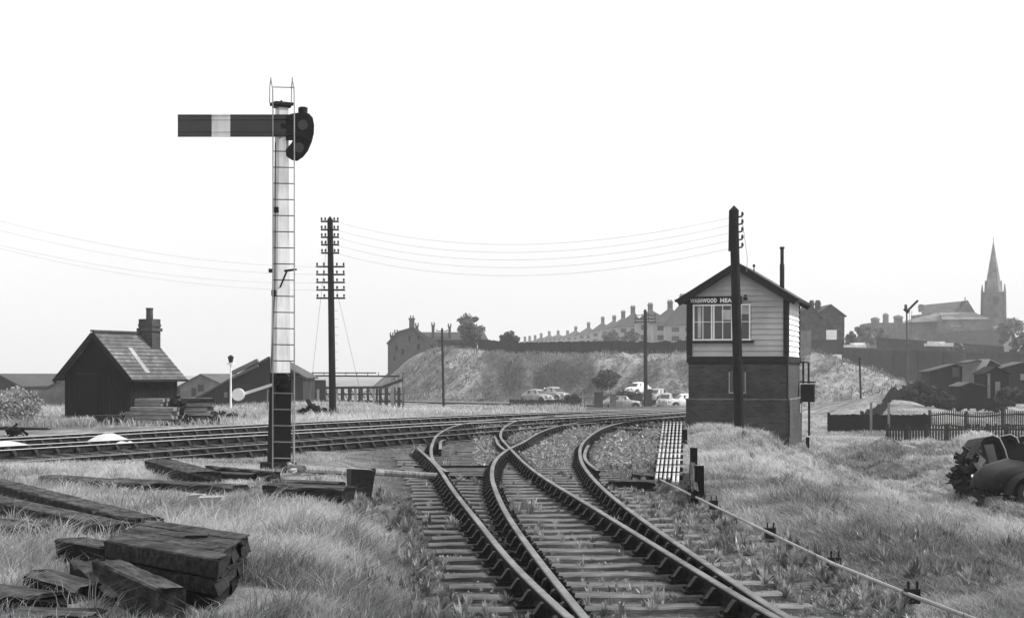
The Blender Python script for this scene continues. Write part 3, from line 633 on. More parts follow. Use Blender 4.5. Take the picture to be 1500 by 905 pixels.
# lime heaps between the rails
def heap(label, c_, rx_, ry_, h, mt='chalk', name='lime_heap', cat='heap', n=28):
    M = MB(); rr = 8; vs = [(0, 0, h)]
    for i in range(1, rr + 1):
        for k in range(n):
            a2 = 2 * math.pi * k / n; f_ = i / rr; w = 1 + .08 * math.sin(3 * a2 + c_[0]) + .05 * math.sin(7 * a2)
            vs.append((rx_ * f_ * w * math.cos(a2), ry_ * f_ * w * math.sin(a2), h * (1 - f_**1.7) * (1 + random.uniform(-.05, .05)) - (.06 if i == rr else 0)))
    fs = [(0, 1 + k, 1 + (k + 1) % n) for k in range(n)]
    for i in range(rr - 1):
        for k in range(n): fs.append((1 + i * n + k, 1 + (i + 1) * n + k, 1 + (i + 1) * n + (k + 1) % n, 1 + i * n + (k + 1) % n))
    M.add(vs, fs); return tag(M.build(name, mt, smooth=True, loc=c_), label, cat)
heap('rounded white lime heap between the rails in front of the hut', (-10.55, 44.6, -.03), .72, .8, .34)
heap('lower white heap cut by the left edge between the rails', (-12.6, 42.4, -.03), .85, .9, .22)
heap('low grey ballast heap beside the rails right of the signal', (-4.6, 40.2, -.06), 1.0, .45, .10, 'shedlight', 'ballast_heap', n=22)
# ================================================================== point rodding on the right
rd = thing('point_rodding', 'six pale rods side by side leading to the signal box', 'rodding', (2.6, 28.8, 0))
for k in range(6):
    x0, x1 = 961 + k * 6.3, 972 + k * 5.2
    a_ = at(x0, 702 + (5 if k in (4, 5) else -2 * (k % 2)), .13) - rd.location; b_ = at(x1, 618, .13) - rd.location
    M = MB(); 
    M.cyl(a_, b_, .024, .034, n=6); M.build('rod', 'rodgrey', rd)
nst = 13
for i in range(nst):
    tt = (1 / 28.9 + (1 / 60 - 1 / 28.9) * (i + .2) / nst); Yc = 1 / tt
    if i > 9: pass
for i in range(nst):
    Yc = 29.5 + i * 2.45; y_ = HY + F * (CZ - .13) / Yc; u = (702 - y_) / 84; xa = 959 + u * 12; xb_ = 995 + u * 4
    pa = at(xa, y_, .13) - rd.location; pb = at(xb_, y_, .13) - rd.location
    M = MB(); M.beam(pa + Vector((0, 0, .03)), pb + Vector((0, 0, .03)), .022, .02); M.beam(pa - Vector((0.05, 0, .06)), pb + Vector((.05, 0, -.06)), .12, .08); M.build('roller_frame', 'iron', rd)
wr = thing('signal_rod', 'single pale rod on low stools running to the lower right', 'rod', (2.9, 20, .1)); o_ = wr.location
M = MB(); M.tube([rel(at(968, 703, .11)), rel(at(1120, 777, .10)), rel(at(1222, 826, .10)), rel(at(1336, 872, .09)), rel(at(1450, 915, .09))], .017, 7); M.build('rod', 'wire', wr)
for x, y in ((1012, 724), (1045, 741), (1128, 783), (1222, 828), (1336, 876)):
    p = rel(at(x, y, .05)); M = MB(); M.box((p.x, p.y, -.03), (.11, .09, .12), .1); M.box((p.x - .03, p.y, .05), (.012, .05, .08)); M.box((p.x + .04, p.y, .05), (.012, .05, .08)); M.build('roller_stool', 'iron', wr)
timber('dark upright-edged board right of the rodding', at(1014, 676, .22), at(1018, 716, .22), .10, .24, 'darkwood', n=5)
for x, y0, lab in ((1003, 655, 'upper dark stump right of the rodding'), (1016, 690, 'middle dark stump right of the rodding'), (1025, 725, 'lower dark stump right of the rodding')):
    p = at(x, y0, 0); M = MB(); M.box((0, 0, .2), (.13, .13, .5), j=.01); tag(M.build('timber_stump', 'darkwood', loc=p), lab, 'stump')
for q, (a_, b_, lab) in enumerate((((925, 630), (960, 640), 'short dark timber among the far rails left of the rodding'), ((900, 625), (935, 628), 'dark timber beside the far curved rail'), ((935, 692), (968, 695), 'dark sleeper end at the foot of the rodding'), ((890, 702), (962, 703), 'long dark timber across the cinders left of the rodding foot'), ((940, 622), (980, 625), 'dark plank at the far end of the rodding'))):
    timber(lab, at(*a_, .12), at(*b_, .12), .3, .14, 'darkwood', n=4)
# ================================================================== signal box
BY = 61.0; sc = F / BY; baz = R(-15)
b0 = P(1008.5, 548, BY); b0.z = -.45
sb = thing('signal_box', 'two-storey signal box, dark brick below and pale weatherboards above', 'signal box', b0, baz)
def bz(y): return CZ - (y - HY) / sc - b0.z
Wd, Dp = 3.50, 4.6
z_step, z_b0, z_b1, z_ev, z_ap = bz(585), bz(531), bz(522), bz(433), bz(389)
M = MB(); M.box((Wd / 2, Dp / 2, (z_step - .6) / 2), (Wd + .16, Dp + .16, z_step + .6)); M.build('brick_base', 'brickdark', sb)
M = MB(); M.box((Wd / 2, Dp / 2, (z_step + z_b0) / 2), (Wd, Dp, z_b0 - z_step)); M.build('brick_wall', 'brickdark', sb)
# sunlit side uses the same brick: thin ledge course
M = MB(); M.box((Wd / 2, Dp / 2, z_step + .02), (Wd + .2, Dp + .2, .05)); M.build('brick_ledge', 'brickmid', sb)
M = MB(); M.box((Wd / 2, Dp / 2, (z_b0 + z_b1) / 2), (Wd + .12, Dp + .12, z_b1 - z_b0)); M.box((Wd / 2, Dp / 2, z_b0 - .03), (Wd + .05, Dp + .05, .05)); M.build('floor_band', 'trim', sb)
# timber storey: core + clapboards
M = MB(); core = [(.05, z_b1), (Wd - .05, z_b1), (Wd - .05, z_ev), (Wd / 2, z_ap - .05), (.05, z_ev)]; M.prism(core, .05, Dp - .05); M.build('timber_core', 'cream', sb)
def clap(M, p0, p1, z0, z1, outv):
    p0 = Vector(p0); p1 = Vector(p1); o = Vector(outv)
    lo0, lo1, hi0, hi1 = p0 + o * .05, p1 + o * .05, p0 + o * .008, p1 + o * .008
    def q(p, z): return Vector((p.x, p.y, z))
    M.add([q(lo0, z0), q(lo1, z0), q(hi1, z1), q(hi0, z1), q(p0, z0), q(p1, z0), q(p1, z1), q(p0, z1)], [(0, 1, 2, 3), (0, 4, 5, 1), (4, 7, 6, 5), (0, 3, 7, 4), (1, 5, 6, 2), (2, 6, 7, 3)])
M = MB(); z = z_b1; bh_ = .195
wx0, wx1, wz0, wz1 = (1014.5 - 1008.5) / sc / math.cos(baz), (1097 - 1008.5) / sc / math.cos(baz), bz(499), bz(446)
while z < z_ap:
    h = bh_; top_ = min(z + h, z_ap)
    if z + h > z_ev: k = max(0, 1 - (z + h * .5 - z_ev) / (z_ap - z_ev)); xa, xb_ = Wd / 2 - (Wd / 2 - .02) * k, Wd / 2 + (Wd / 2 - .02) * k
    else: xa, xb_ = .02, Wd - .02
    if xb_ - xa > .15:
        spans = [(xa, xb_)]
        if z < wz1 and z + h > wz0 + .05: spans = [(xa, max(xa, wx0)), (wx1, xb_)]
        for (u, w_) in spans:
            if w_ - u > .03: clap(M, (u, .05, 0), (w_, .05, 0), z, top_, (0, -1, 0))
    z += h
M.build('front_weatherboards', 'cream', sb)
M = MB(); z = z_b1
while z < z_ev - .02:
    clap(M, (Wd - .05, .02, 0), (Wd - .05, Dp - .02, 0), z, min(z + bh_, z_ev), (1, 0, 0)); clap(M, (.05, Dp - .02, 0), (.05, .02, 0), z, min(z + bh_, z_ev), (-1, 0, 0)); z += bh_
M.build('side_weatherboards', 'white', sb)  # side boards lighter than the front: sunlit brightness put into their colour
M = MB()
for x in (.035, Wd - .03): M.box((x, .02, (z_b1 + z_ev) / 2), (.20, .14, z_ev - z_b1 - .01))
M.box((Wd - .03, Dp - .02, (z_b1 + z_ev) / 2), (.1, .1, z_ev - z_b1 - .01)); M.build('corner_post', 'trim', sb)
# roof
ov, ovf = .34, .32; sl_ = (z_ap - z_ev) / (Wd / 2); zz = lambda x: z_ap + .09 - abs(x - Wd / 2) * sl_
M = MB()
for s in (-1, 1):
    xe = Wd / 2 + s * (Wd / 2 + ov)
    q = [(Wd / 2, -ovf, zz(Wd / 2)), (xe, -ovf, zz(xe)), (xe, Dp + ovf, zz(xe)), (Wd / 2, Dp + ovf, zz(Wd / 2))]
    M.slab(q if s > 0 else q[::-1], .06)
M.build('roof', 'slate', sb)
for s in (-1, 1):
    xe = Wd / 2 + s * (Wd / 2 + ov)
    for yy in (-ovf - .02, Dp + ovf + .02):
        M = MB(); a3 = Vector((Wd / 2, yy, zz(Wd / 2) - .15)); b3 = Vector((xe, yy, zz(xe) - .15)); M.beam(a3, b3, .035, .26); M.build('barge_board', 'trim', sb)
for s in (-1, 1):
    M = MB(); xe = Wd / 2 + s * (Wd / 2 + ov + .04); M.beam((xe, -ovf - .1, zz(xe) - .05), (xe, Dp + ovf + .05, zz(xe) - .05), .1, .09); M.build('gutter', 'trim', sb)
# window with two sashes + third light behind the pole
win = MB(); win.box(((wx0 + wx1) / 2, .045, (wz0 + wz1) / 2), (wx1 - wx0, .05, wz1 - wz0)); wo_ = win.build('window', 'glass', sb)
M = MB()
X_ = lambda x: (x - 1008.5) / sc / math.cos(baz)
for x in (1016, 1041.5, 1044.5, 1070, 1095): M.box((X_(x), .005, (wz0 + wz1) / 2), (.05, .06, wz1 - wz0))
for z_ in (wz0 + .03, wz1 - .03): M.box(((wx0 + wx1) / 2, .004, z_), (wx1 - wx0, .055, .055))
M.build('window_frame', 'white', wo_)
M = MB()
for x in (1029, 1057, 1083): M.box((X_(x), .013, (wz0 + wz1) / 2), (.025, .03, wz1 - wz0 - .05))
M.box(((wx0 + wx1) / 2, .014, (wz0 + wz1) / 2 + .02), (wx1 - wx0, .02, .022)); M.build('glazing_bar', 'white', wo_)
M = MB(); M.box((X_(1062), .012, wz1 - .38), (.32, .01, .35)); M.build('blind', 'curtain', wo_); M = MB(); M.box((X_(1088), .012, wz1 - .22), (.3, .01, .28)); M.build('blind', 'curtain', wo_); M = MB(); M.box((X_(1024), .0125, (wz0 + wz1) / 2), (.12, .01, 1.1)); M.build('curtain', 'curtain', wo_)
M = MB(); M.box(((X_(1014) + X_(1101)) / 2, -.03, wz0 - .045), (X_(1101) - X_(1014), .16, .08)); M.build('window_sill', 'trim', wo_)
# name board
nb = MB(); zb0, zb1 = bz(446), bz(435); nb.box(((X_(1010) + X_(1084)) / 2, -.015, (zb0 + zb1) / 2), (X_(1084) - X_(1010), .05, zb1 - zb0)); nbo = nb.build('name_board', 'black', sb)
def lettering(word, xa, xb):
    cu = bpy.data.curves.new('lettering', 'FONT'); cu.body = word; cu.size = .195; cu.extrude = .006; cu.offset = .010; cu.space_character = 1.12
    tob = bpy.data.objects.new('lettering_tmp', cu); COL.objects.link(tob); bpy.context.view_layer.update()
    tm = bpy.data.meshes.new_from_object(tob.evaluated_get(bpy.context.evaluated_depsgraph_get())); bpy.data.objects.remove(tob)
    tm.materials.clear(); tm.materials.append(M_['white']); q = bpy.data.objects.new('lettering', tm); COL.objects.link(q); q.parent = nbo
    wtx = max(v_.co.x for v_ in tm.vertices); q.rotation_euler = (R(90), 0, 0); q.location = (X_(xa), -.047, zb0 + .065); q.scale = ((X_(xb) - X_(xa)) / wtx, 1, 1)
lettering('WASHWOOD', 1011.5, 1049); lettering('HEATH', 1053.5, 1081)
# lower window, lamp, pipes, cabinet, flue
M = MB(); M.box((X_(1078), -.005, bz(560)), (.58, .04, .72)); lw = M.build('window', 'glass', sb); M = MB()
for x in (1066.5, 1089): M.box((X_(x), -.03, bz(560)), (.04, .05, .74))
M.box((X_(1078), -.031, bz(575)), (.6, .05, .05)); M.build('window_frame', 'concrete', lw)
M = MB(); M.box((X_(1090), -.22, bz(439)), (.14, .14, .12)); M.cyl((X_(1090), -.22, bz(436)), (X_(1090), -.22, bz(433)), .05, n=8); M.beam((X_(1090), 0, bz(438)), (X_(1090), -.2, bz(438)), .03, .03); M.build('lamp', 'iron', sb)
M = MB(); M.tube([(Wd + .1, -.04, z_ev - .1), (Wd + .02, -.1, z_ev - .5), (Wd + .02, -.1, z_step + .1), (Wd + .08, -.16, z_step - .1), (Wd + .08, -.16, .1)], .04, 7); M.build('drainpipe', 'iron', sb)
M = MB(); xf = Wd * .82; M.cyl((xf + .2, 2.4, zz(xf + .2) - .1), (xf + .2, 2.4, bz(383)), .085, n=10); M.cyl((xf + .2, 2.4, bz(383)), (xf + .2, 2.4, bz(360)), .065, n=10); M.cyl((xf + .2, 2.4, bz(360)), (xf + .2, 2.4, bz(357)), .09, n=10); M.build('flue', 'iron', sb)
M = MB(); M.cyl((Wd * .66, .2, zz(Wd * .66)), (Wd * .66, .2, zz(Wd * .66) + .2), .02, n=6); M.ball((Wd * .66, .2, zz(Wd * .66) + .22), (.05, .05, .06), 8, 6); M.build('wire_insulator', 'iron', sb)
# cabinet with pipes at the right rear
M = MB(); xc = Wd + .28; M.box((xc + .05, Dp - .3, bz(577)), (.50, .5, .66)); M.box((xc + .05, Dp - .3, bz(560)), (.56, .56, .05)); cbx = M.build('relay_cabinet', 'darkwood', sb)
for dx_ in (-.1, .1): M = MB(); M.tube([(Wd - .05, Dp - .5, bz(529)), (xc + dx_, Dp - .5, bz(530)), (xc + dx_, Dp - .5, bz(562))], .045, 6); M.build('cable_pipe', 'iron', cbx)
M = MB(); M.beam((xc + .1, Dp - .3, bz(590)), (xc + .1, Dp - .3, 0), .08, .08); M.build('stand', 'iron', cbx)
M = MB(); M.box((Wd + .12, Dp - .9, bz(600)), (.02, .1, .35)); M.build('notice', 'white', sb)
p = P(1183, 655, 63); M = MB(); M.box((0, 0, 0), (.12, .12, .75)); tag(M.build('short_post', 'darkwood', loc=p), 'short dark post at the rear corner of the signal box', 'post')
# ================================================================== platelayers hut
hY = 68.5; hs = F / hY; haz = R(-23)
h0 = P(95, 548, hY); h0.z = -.1
hut = thing('platelayers_hut', 'dark boarded hut with tiled roof and brick chimney at left', 'hut', h0, haz)
hz_ = lambda y: CZ - (y - HY) / hs - h0.z
HW, HD = 3.15, 3.25; ze, za = hz_(548), hz_(490)
M = MB(); M.prism([(0, -.2), (HW, -.2), (HW, ze), (HW / 2, za), (0, ze)], 0, HD); hw_ = M.build('boarded_wall', 'darkwood', hut)
M = MB()
for i in range(21): M.box((.07 + i * .15, -.015, 1.0), (.02, .02, 2.0))
for i in range(21): M.box((HW + .015, .08 + i * .155, .95), (.02, .02, 1.95))
M.build('cover_strip', 'oldwood', hut)
M = MB(); M.box((1.15, -.03, .95), (.95, .04, 1.95)); dr = M.build('door', 'darkwood', hut); M = MB(); M.box((1.15, -.05, 1.97), (1.2, .05, .08)); M.box((.72, -.06, 1.0), (.05, .05, .12)); M.build('door_fitting', 'oldwood', dr)
sl_h = (za - ze) / (HW / 2); zh = lambda x: za + .10 - abs(x - HW / 2) * sl_h; M = MB(); oh = .30
for s in (-1, 1):
    xe = HW / 2 + s * (HW / 2 + oh); q = [(HW / 2, -.3, zh(HW / 2)), (xe, -.3, zh(xe)), (xe, HD + .25, zh(xe)), (HW / 2, HD + .25, zh(HW / 2))]
    M.slab(q if s > 0 else q[::-1], .07)
rf = M.build('roof', 'tile', hut)
M = MB()
for k in range(13):                                   # raised tile courses
    u = k / 13
    for s in (-1, 1):
        x = HW / 2 + s * (HW / 2 + oh) * (u + .04); M.box((x, HD / 2, zh(x) + .012), (.03, HD + .5, .02))
M.build('tile_course', 'slate', rf)
M = MB(); M.beam((HW / 2, -.32, zh(HW / 2) + .03), (HW / 2, HD + .27, zh(HW / 2) + .03), .2, .08); M.build('ridge', 'slate', rf)
xq = lambda u: HW / 2 + (HW / 2 + oh) * u
M = MB(); M.slab([(xq(.34), 1.15, zh(xq(.34)) + .035), (xq(.88), .95, zh(xq(.88)) + .035), (xq(.88), 1.25, zh(xq(.88)) + .035), (xq(.34), 1.42, zh(xq(.34)) + .035)], .02); M.build('pale_patch', 'concrete', rf)
M = MB()
for s in (-1, 1):
    xe = xq(s); M.beam((HW / 2, -.33, zh(HW / 2) - .1), (xe, -.33, zh(xe) - .1), .04, .18)
M.beam((xq(1) + .03, -.3, zh(xq(1)) - .05), (xq(1) + .03, HD + .25, zh(xq(1)) - .05), .09, .09); M.build('barge_board', 'trim', hut)
cx_, cy_ = HW * .60, HD - .15
M = MB(); M.box((cx_, cy_, (za + hz_(474)) / 2 - .3), (.66, .6, hz_(474) - za + 1.1)); M.box((cx_, cy_, hz_(481)), (.78, .72, .14)); M.box((cx_, cy_, hz_(474.5)), (.70, .64, .1)); cm = M.build('chimney', 'brickdark', hut)
M = MB(); M.cyl((cx_, cy_, hz_(474)), (cx_, cy_, hz_(448)), .15, .14, n=12); M.cyl((cx_, cy_, hz_(450)), (cx_, cy_, hz_(448)), .16, n=12); M.build('chimney_pot', 'brickdark', cm)
# stacks of timber beside the hut
def stack(label, x0, x1, ytop, ybot, Y, rows, mt, az=0, depth=1.2):
    s = F / Y; base = P((x0 + x1) / 2, ybot, Y); L_ = (x1 - x0) / s; H_ = (ybot - ytop) / s; st = thing('timber_stack', label, 'timber stack', base, az); hh_ = H_ / rows
    for r_ in range(rows):
        for q in range(4):
            M = MB(); M.box((random.uniform(-.12, .12), (q - 1.5) * depth / 4, hh_ * (r_ + .5)), (L_ * random.uniform(.86, 1.02), depth / 4 * .93, hh_ * .86), random.uniform(-.02, .02), j=.012); M.build('timber', mt if random.random() < .8 else 'oldwood', st)
stack('long pale timber stack leaning by the hut wall', 189, 262, 596, 620, 63, 4, 'timberpale', R(-4))
stack('pale timber stack behind, right of the hut', 262, 312, 583, 621, 66, 6, 'timberpale', R(6))
stack('dark short timber stack at the hut corner', 142, 186, 607, 619, 64, 2, 'oldwood', R(-8))
stack('upper timber stack against the hut side', 200, 245, 583, 600, 68.0, 3, 'timberpale', R(-6))
def junk(label, x0, x1, ytop, ybot, Y, n_, mt, name='scrap_heap', cat='scrap heap', sz=.35):
    s = F / Y; base = P((x0 + x1) / 2, ybot, Y); w = (x1 - x0) / s; h = (ybot - ytop) / s; M = MB()
    for i in range(n_):
        u = random.uniform(-1, 1); hh_ = h * (1 - abs(u)**1.6); z = random.uniform(0, hh_)
        q = Matrix.Rotation(random.uniform(0, 6), 3, 'Z') @ Matrix.Rotation(random.uniform(-.9, .9), 3, 'X')
        c_ = (u * w / 2, random.uniform(-.5, .5), z); t_ = random.random()
        if t_ < .6: M.box(c_, (random.uniform(.3, 1) * sz * 1.8, random.uniform(.2, .7) * sz, random.uniform(.05, .35) * sz), rot=q @ Matrix.Rotation(random.uniform(-1.2, 1.2), 3, 'Y'), j=.03)
        elif t_ < .96: d_ = q @ Vector((random.uniform(.4, 1.3) * sz, 0, random.uniform(0, 1.2) * sz)); M.cyl(Vector(c_) - d_ / 2, Vector(c_) + d_ / 2, random.uniform(.03, .08) * sz + .01, n=6)
        else: d_ = q @ Vector((0, .12 * sz, 0)); M.cyl(Vector(c_) - d_, Vector(c_) + d_, random.uniform(.25, .5) * sz, n=12)
    return tag(M.build(name, mt, loc=base), label, cat)
junk('dark scrap heap between the timber stacks by the hut', 243, 275, 580, 620, 63.5, 90, 'darkwood')
junk('dark rubble strewn at the lamp post foot', 300, 360, 606, 621, 66, 70, 'darkwood', sz=.4)
junk('dark scrap beside the tall pole foot, left', 434, 478, 597, 613, 75, 60, 'darkwood', sz=.5)
timber('pale pole propped left of the tall telegraph pole', P(450, 594, 78), P(482, 601, 76), .15, .15, 'timberpale')
timber('dark baulk leaning right of the tall telegraph pole', P(486, 601, 77), P(512, 607, 76.5), .5, .4, 'darkwood')
timber('low dark baulk on the far left verge', P(-10, 624, 58), P(70, 626, 58), .4, .3, 'darkwood')
junk('small dark scrap on the far left verge', 12, 32, 622, 634, 52, 14, 'darkwood', sz=.3)
# white lamp post beyond the lines
Yl = 84; p = P(338, 612, Yl); sl2 = F / Yl; lpz = lambda y: CZ - (y - HY) / sl2 - p.z
lp_ = thing('lamp_post', 'thin white lamp post between the hut and the tall signal', 'lamp post', p)
M = MB(); M.cyl((0, 0, -.2), (0, 0, lpz(534)), .055, .04, n=10); M.cyl((0, 0, 0), (0, 0, .35), .09, .075, n=10); M.build('post', 'white', lp_)
M = MB(); M.cyl((0, 0, lpz(534)), (0, 0, lpz(531)), .18, .2, n=14); M.build('lamp_tray', 'white', lp_)
M = MB(); M.cyl((0, 0, lpz(531)), (0, 0, lpz(523)), .09, .15, n=10); M.cyl((0, 0, lpz(523)), (0, 0, lpz(520)), .17, .04, n=10); M.build('lantern', 'iron', lp_)
# ================================================================== industrial sheds at left
def gable_shed(label, x0, x1, xap, yap, yev0, yev1, Y, depth, wall, roof, name='industrial_shed', zb=-1.2, az=0.0, wins=(), group=None, eave=.25):
    s = F / Y; o = P(x0, HY, Y); o.z = zb; q = lambda x: (x - x0) / s; zq = lambda y: CZ - (y - HY) / s - zb
    root = thing(name, label, 'shed', o, az); w = q(x1)
    M = MB(); M.prism([(0, -.5), (w, -.5), (w, zq(yev1)), (q(xap), zq(yap)), (0, zq(yev0))], 0, depth); M.build('wall', wall, root)
    M = MB(); th = .12
    for (xa, ya, xb_, yb2) in ((q(xap), zq(yap), -eave, zq(yev0) - eave * .5), (q(xap), zq(yap), w + eave, zq(yev1) - eave * .5)):
        qd = [(xa, -.3, ya + .14), (xb_, -.3, yb2 + .14), (xb_, depth + .3, yb2 + .14), (xa, depth + .3, ya + .14)]
        M.slab(qd if xb_ > xa else qd[::-1], th)
    M.build('roof', roof, root)
    for (xx, yy, ww, hh_, mt) in wins:
        M = MB(); M.box((q(xx), -.04, zq(yy)), (ww / s, .1, hh_ / s)); M.build('window', mt, root)
    return root
gable_shed('large dark corrugated shed behind the tall signal', 290, 444, 394, 525, 584, 553, 118, 7, 'shed', 'slate', wins=[(388, 604, 3, 10, 'shedlight'), (379, 604, 3, 10, 'shedlight'), (331, 578, 5, 8, 'shedlight')])
M = MB(); a_ = P(341, 546, 117); b_ = P(378, 528, 117); M.beam(a_, b_, .9, .25); M.beam(a_ + Vector((0, 0, -.35)), b_ + Vector((0, 0, -.35)), .5, .1); tag(M.build('roof_light', 'shedlight'), 'pale glazed strip on the big dark shed roof', 'roof light')
gable_shed('pale gabled shed with two windows right of the hut', 256, 322, 294, 549, 570, 562, 190, 25, 'shedlight', 'slate', wins=[(284, 574, 7, 12, 'shed'), (294, 568, 8, 10, 'shed'), (262, 572, 4, 10, 'shed')])
gable_shed('mid-grey shed roof rising behind the hut left side', 46, 132, 100, 552, 582, 566, 150, 30, 'shedlight', 'slate')
gable_shed('dark gabled shed at the far left edge', -40, 30, -2, 549, 566, 566, 170, 30, 'shed', 'rooffar')
gable_shed('long low pale roofed shed beyond the left bush', 4, 64, 30, 562, 575, 578, 230, 30, 'shedlight', 'rooffar', wins=[])
# low wall below those sheds
M = MB(); M.box((0, 0, .5), (14, .3, 1.6)); tag(M.build('low_wall', 'shedlight', loc=P(60, 600, 112)), 'low grey wall between the bush and the hut', 'wall')
# ================================================================== trestle row (coal drops)
Yt = 150; st_ = F / Yt; tb = P(463, 598, Yt); tz = lambda y: CZ - (y - HY) / st_ - tb.z; tx = lambda x: (x - 463) / st_
tres = thing('timber_gantry', 'long low gantry on rows of posts left of the embankment', 'gantry', tb)
M = MB(); M.beam((tx(440), 0, tz(550)), (tx(585), 0, tz(551)), .25, .14); M.beam((tx(455), .8, tz(546)), (tx(550), .8, tz(546)), .08, .1); [M.beam((tx(x), .4, tz(551)), (tx(x), .4, tz(545)), .06, .06) for x in range(458, 560, 16)]; M.build('top_beam', 'fence', tres)
M = MB(); [M.box((tx(x), 1.6, tz(583)), (.17, .25, 1.9)) for x in range(472, 590, 13)]; [M.beam((tx(x), 1.55, tz(568)), (tx(x + 12), 1.55, tz(592)), .06, .06) for x in range(472, 578, 13)]; M.build('rear_frame', 'fence', tres)
M = MB(); M.box((tx(455), 1.2, tz(578)), (2.4, .3, 2.6)); M.build('dark_panel', 'shed', tres)
M = MB(); M.beam((tx(463), 0, tz(568)), (tx(560), -.1, tz(567)), .3, .2); M.beam((tx(560), -.1, tz(567)), (tx(590), 0, tz(556)), .3, .25); M.beam((tx(463), .1, tz(577)), (tx(590), .1, tz(577)), .08, .1); M.beam((tx(463), .1, tz(587)), (tx(590), .1, tz(587)), .08, .1); M.build('lower_beam', 'fence', tres)
for i in range(14):
    x = 466 + i * 9.1; M = MB(); wv = .19 if i < 10 else .26
    M.box((tx(x), 0, tz(583)), (wv, .3, 1.9)); M.beam((tx(x) - .15, .02, tz(572)), (tx(x + 4), .02, tz(590)), .04, .04)
    M.build('support_post', 'fence' if i % 3 else 'concrete', tres)
M = MB(); M.beam((tx(590), 0, 0), (tx(590), 0, tz(546)), .12, .12); M.ball((tx(592), 0, tz(546)), (.16, .16, .12)); M.build('lamp', 'shedlight', tres)
M = MB(); M.prism([(tx(430), 0), (tx(470), 0), (tx(468), tz(566)), (tx(459), tz(557)), (tx(446), tz(558)), (tx(432), tz(566))], 3, 6); tag(M.build('tar_tank_shed', 'shedlight', loc=tb), 'small pale rounded shed behind the gantry', 'shed')
# ================================================================== fences
def board_fence(label, pts, h, mt, step=.16, gap=.02, post=2.4, name='board_fence', jit=.05, rails=True, group=None, wv=None, thick=.03, kind_part='boards'):
    """pts: (x,y) polyline; boards in one mesh, posts as parts"""
    p = resample(pts, step) if len(pts) > 2 else np.array([np.array(pts[0]) + (np.array(pts[1]) - np.array(pts[0])) * t_ for t_ in np.linspace(0, 1, int(np.hypot(*(np.array(pts[1]) - np.array(pts[0]))) / step) + 1)])
    o = Vector((p[0][0], p[0][1], G(*p[0]))); root = thing(name, label, 'fence', o, 0, group)
    zs = gz(p[:, 0], p[:, 1]); tg = np.gradient(p, axis=0)
    M = MB()
    for i in range(len(p)):
        rz = math.atan2(tg[i, 1], tg[i, 0]); hh_ = h + random.uniform(-jit, jit)
        M.box((p[i, 0] - o.x, p[i, 1] - o.y, zs[i] + hh_ / 2 - o.z), ((wv or step - gap), thick, hh_), rz)
    M.build(kind_part, mt, root)
    if rails:
        M = MB()
        for i in range(0, len(p) - 8, 8):
            for fr_ in (.25, .8):
                a_ = Vector((p[i, 0] - o.x, p[i, 1] - o.y + .05, zs[i] + h * fr_ - o.z)); b_ = Vector((p[i + 8, 0] - o.x, p[i + 8, 1] - o.y + .05, zs[i + 8] + h * fr_ - o.z)); M.beam(a_, b_, .05, .08)
        if M.v: M.build('rail', mt, root)
    k = max(1, int(post / step))
    for q, i in enumerate(range(0, len(p), k)):
        if q > 60: break
        M = MB(); M.box((p[i, 0] - o.x, p[i, 1] - o.y + .03, zs[i] + h / 2 + .04 - o.z), (.13, .13, h + .1)); M.build('post', mt, root)
    return root
cx = lambda X: 210.5 - X     # crest line y(x) of the embankment
board_fence('long dark board fence along the embankment top', [(-4.2, cx(-4.2)), (2, cx(2)), (10, cx(10)), (20, cx(20)), (31, cx(31))], 1.4, 'fence', step=.3, gap=.03, post=4, jit=.07)
board_fence('stepped dark paling fence, left end of the embankment top', [(-9, 229), (-7, 222), (-4.4, 215.2)], 1.0, 'fence', step=.32, gap=.06, post=4, jit=.2)
# ================================================================== school / large house on the left of the hill
def wallpoly(M, o, pts, y0, y1, m=0): M.prism(pts, y0, y1, m)
Ys = 245; ssc = F / Ys
sch = thing('school_building', 'big gabled building with tall chimneys left of the embankment top', 'building', P(568, 548, Ys)); sch.location.z = 0
qx = lambda x: (x - 568) / ssc; qz = lambda y: CZ - (y - HY) / ssc
M = MB()
M.prism([(qx(568), -1), (qx(640), -1), (qx(640), qz(500)), (qx(606), qz(480)), (qx(583), qz(486)), (qx(568), qz(502))], 0, 14)
M.prism([(qx(640), -1), (qx(690), -1), (qx(690), qz(497)), (qx(640), qz(497))], 2, 12); M.build('wall', 'brickfar', sch)
M = MB()
M.slab([(qx(604), -.4, qz(478.5)), (qx(623), -.4, qz(498)), (qx(623), 14, qz(496)), (qx(604), 14, qz(478.5))], .3)
M.slab([(qx(566), -.4, qz(503)), (qx(583), -.4, qz(485)), (qx(583), 14, qz(485)), (qx(566), 14, qz(503))], .3)
M.slab([(qx(583), -.4, qz(485)), (qx(606), -.4, qz(478.5)), (qx(606), 14, qz(478.5)), (qx(583), 14, qz(485))], .3)
M.slab([(qx(615), 1.7, qz(497)), (qx(715), 1.7, qz(497)), (qx(708), 7, qz(484.5)), (qx(612), 7, qz(484.5))], .3)
M.build('roof', 'rooffar', sch)
M = MB()
for (x, y0, y1, w) in ((601.5, 465, 490, 7.5), (578, 486, 500, 4), (571.5, 490, 505, 4), (609, 476, 490, 3.5), (633, 475, 500, 4), (657.5, 477, 497, 3.5)):
    M.box((qx(x), 3, (qz(y0) + qz(y1)) / 2), (w / ssc, 1, (y1 - y0) / ssc)); M.box((qx(x), 3, qz(y0) - .1), (w / ssc * 1.25, 1.2, .2))
    for dx_ in (-.18, .18): M.cyl((qx(x) + dx_, 3, qz(y0)), (qx(x) + dx_, 3, qz(y0) + .4), .1, .08, n=6)
M.build('chimney', 'brickfar', sch)
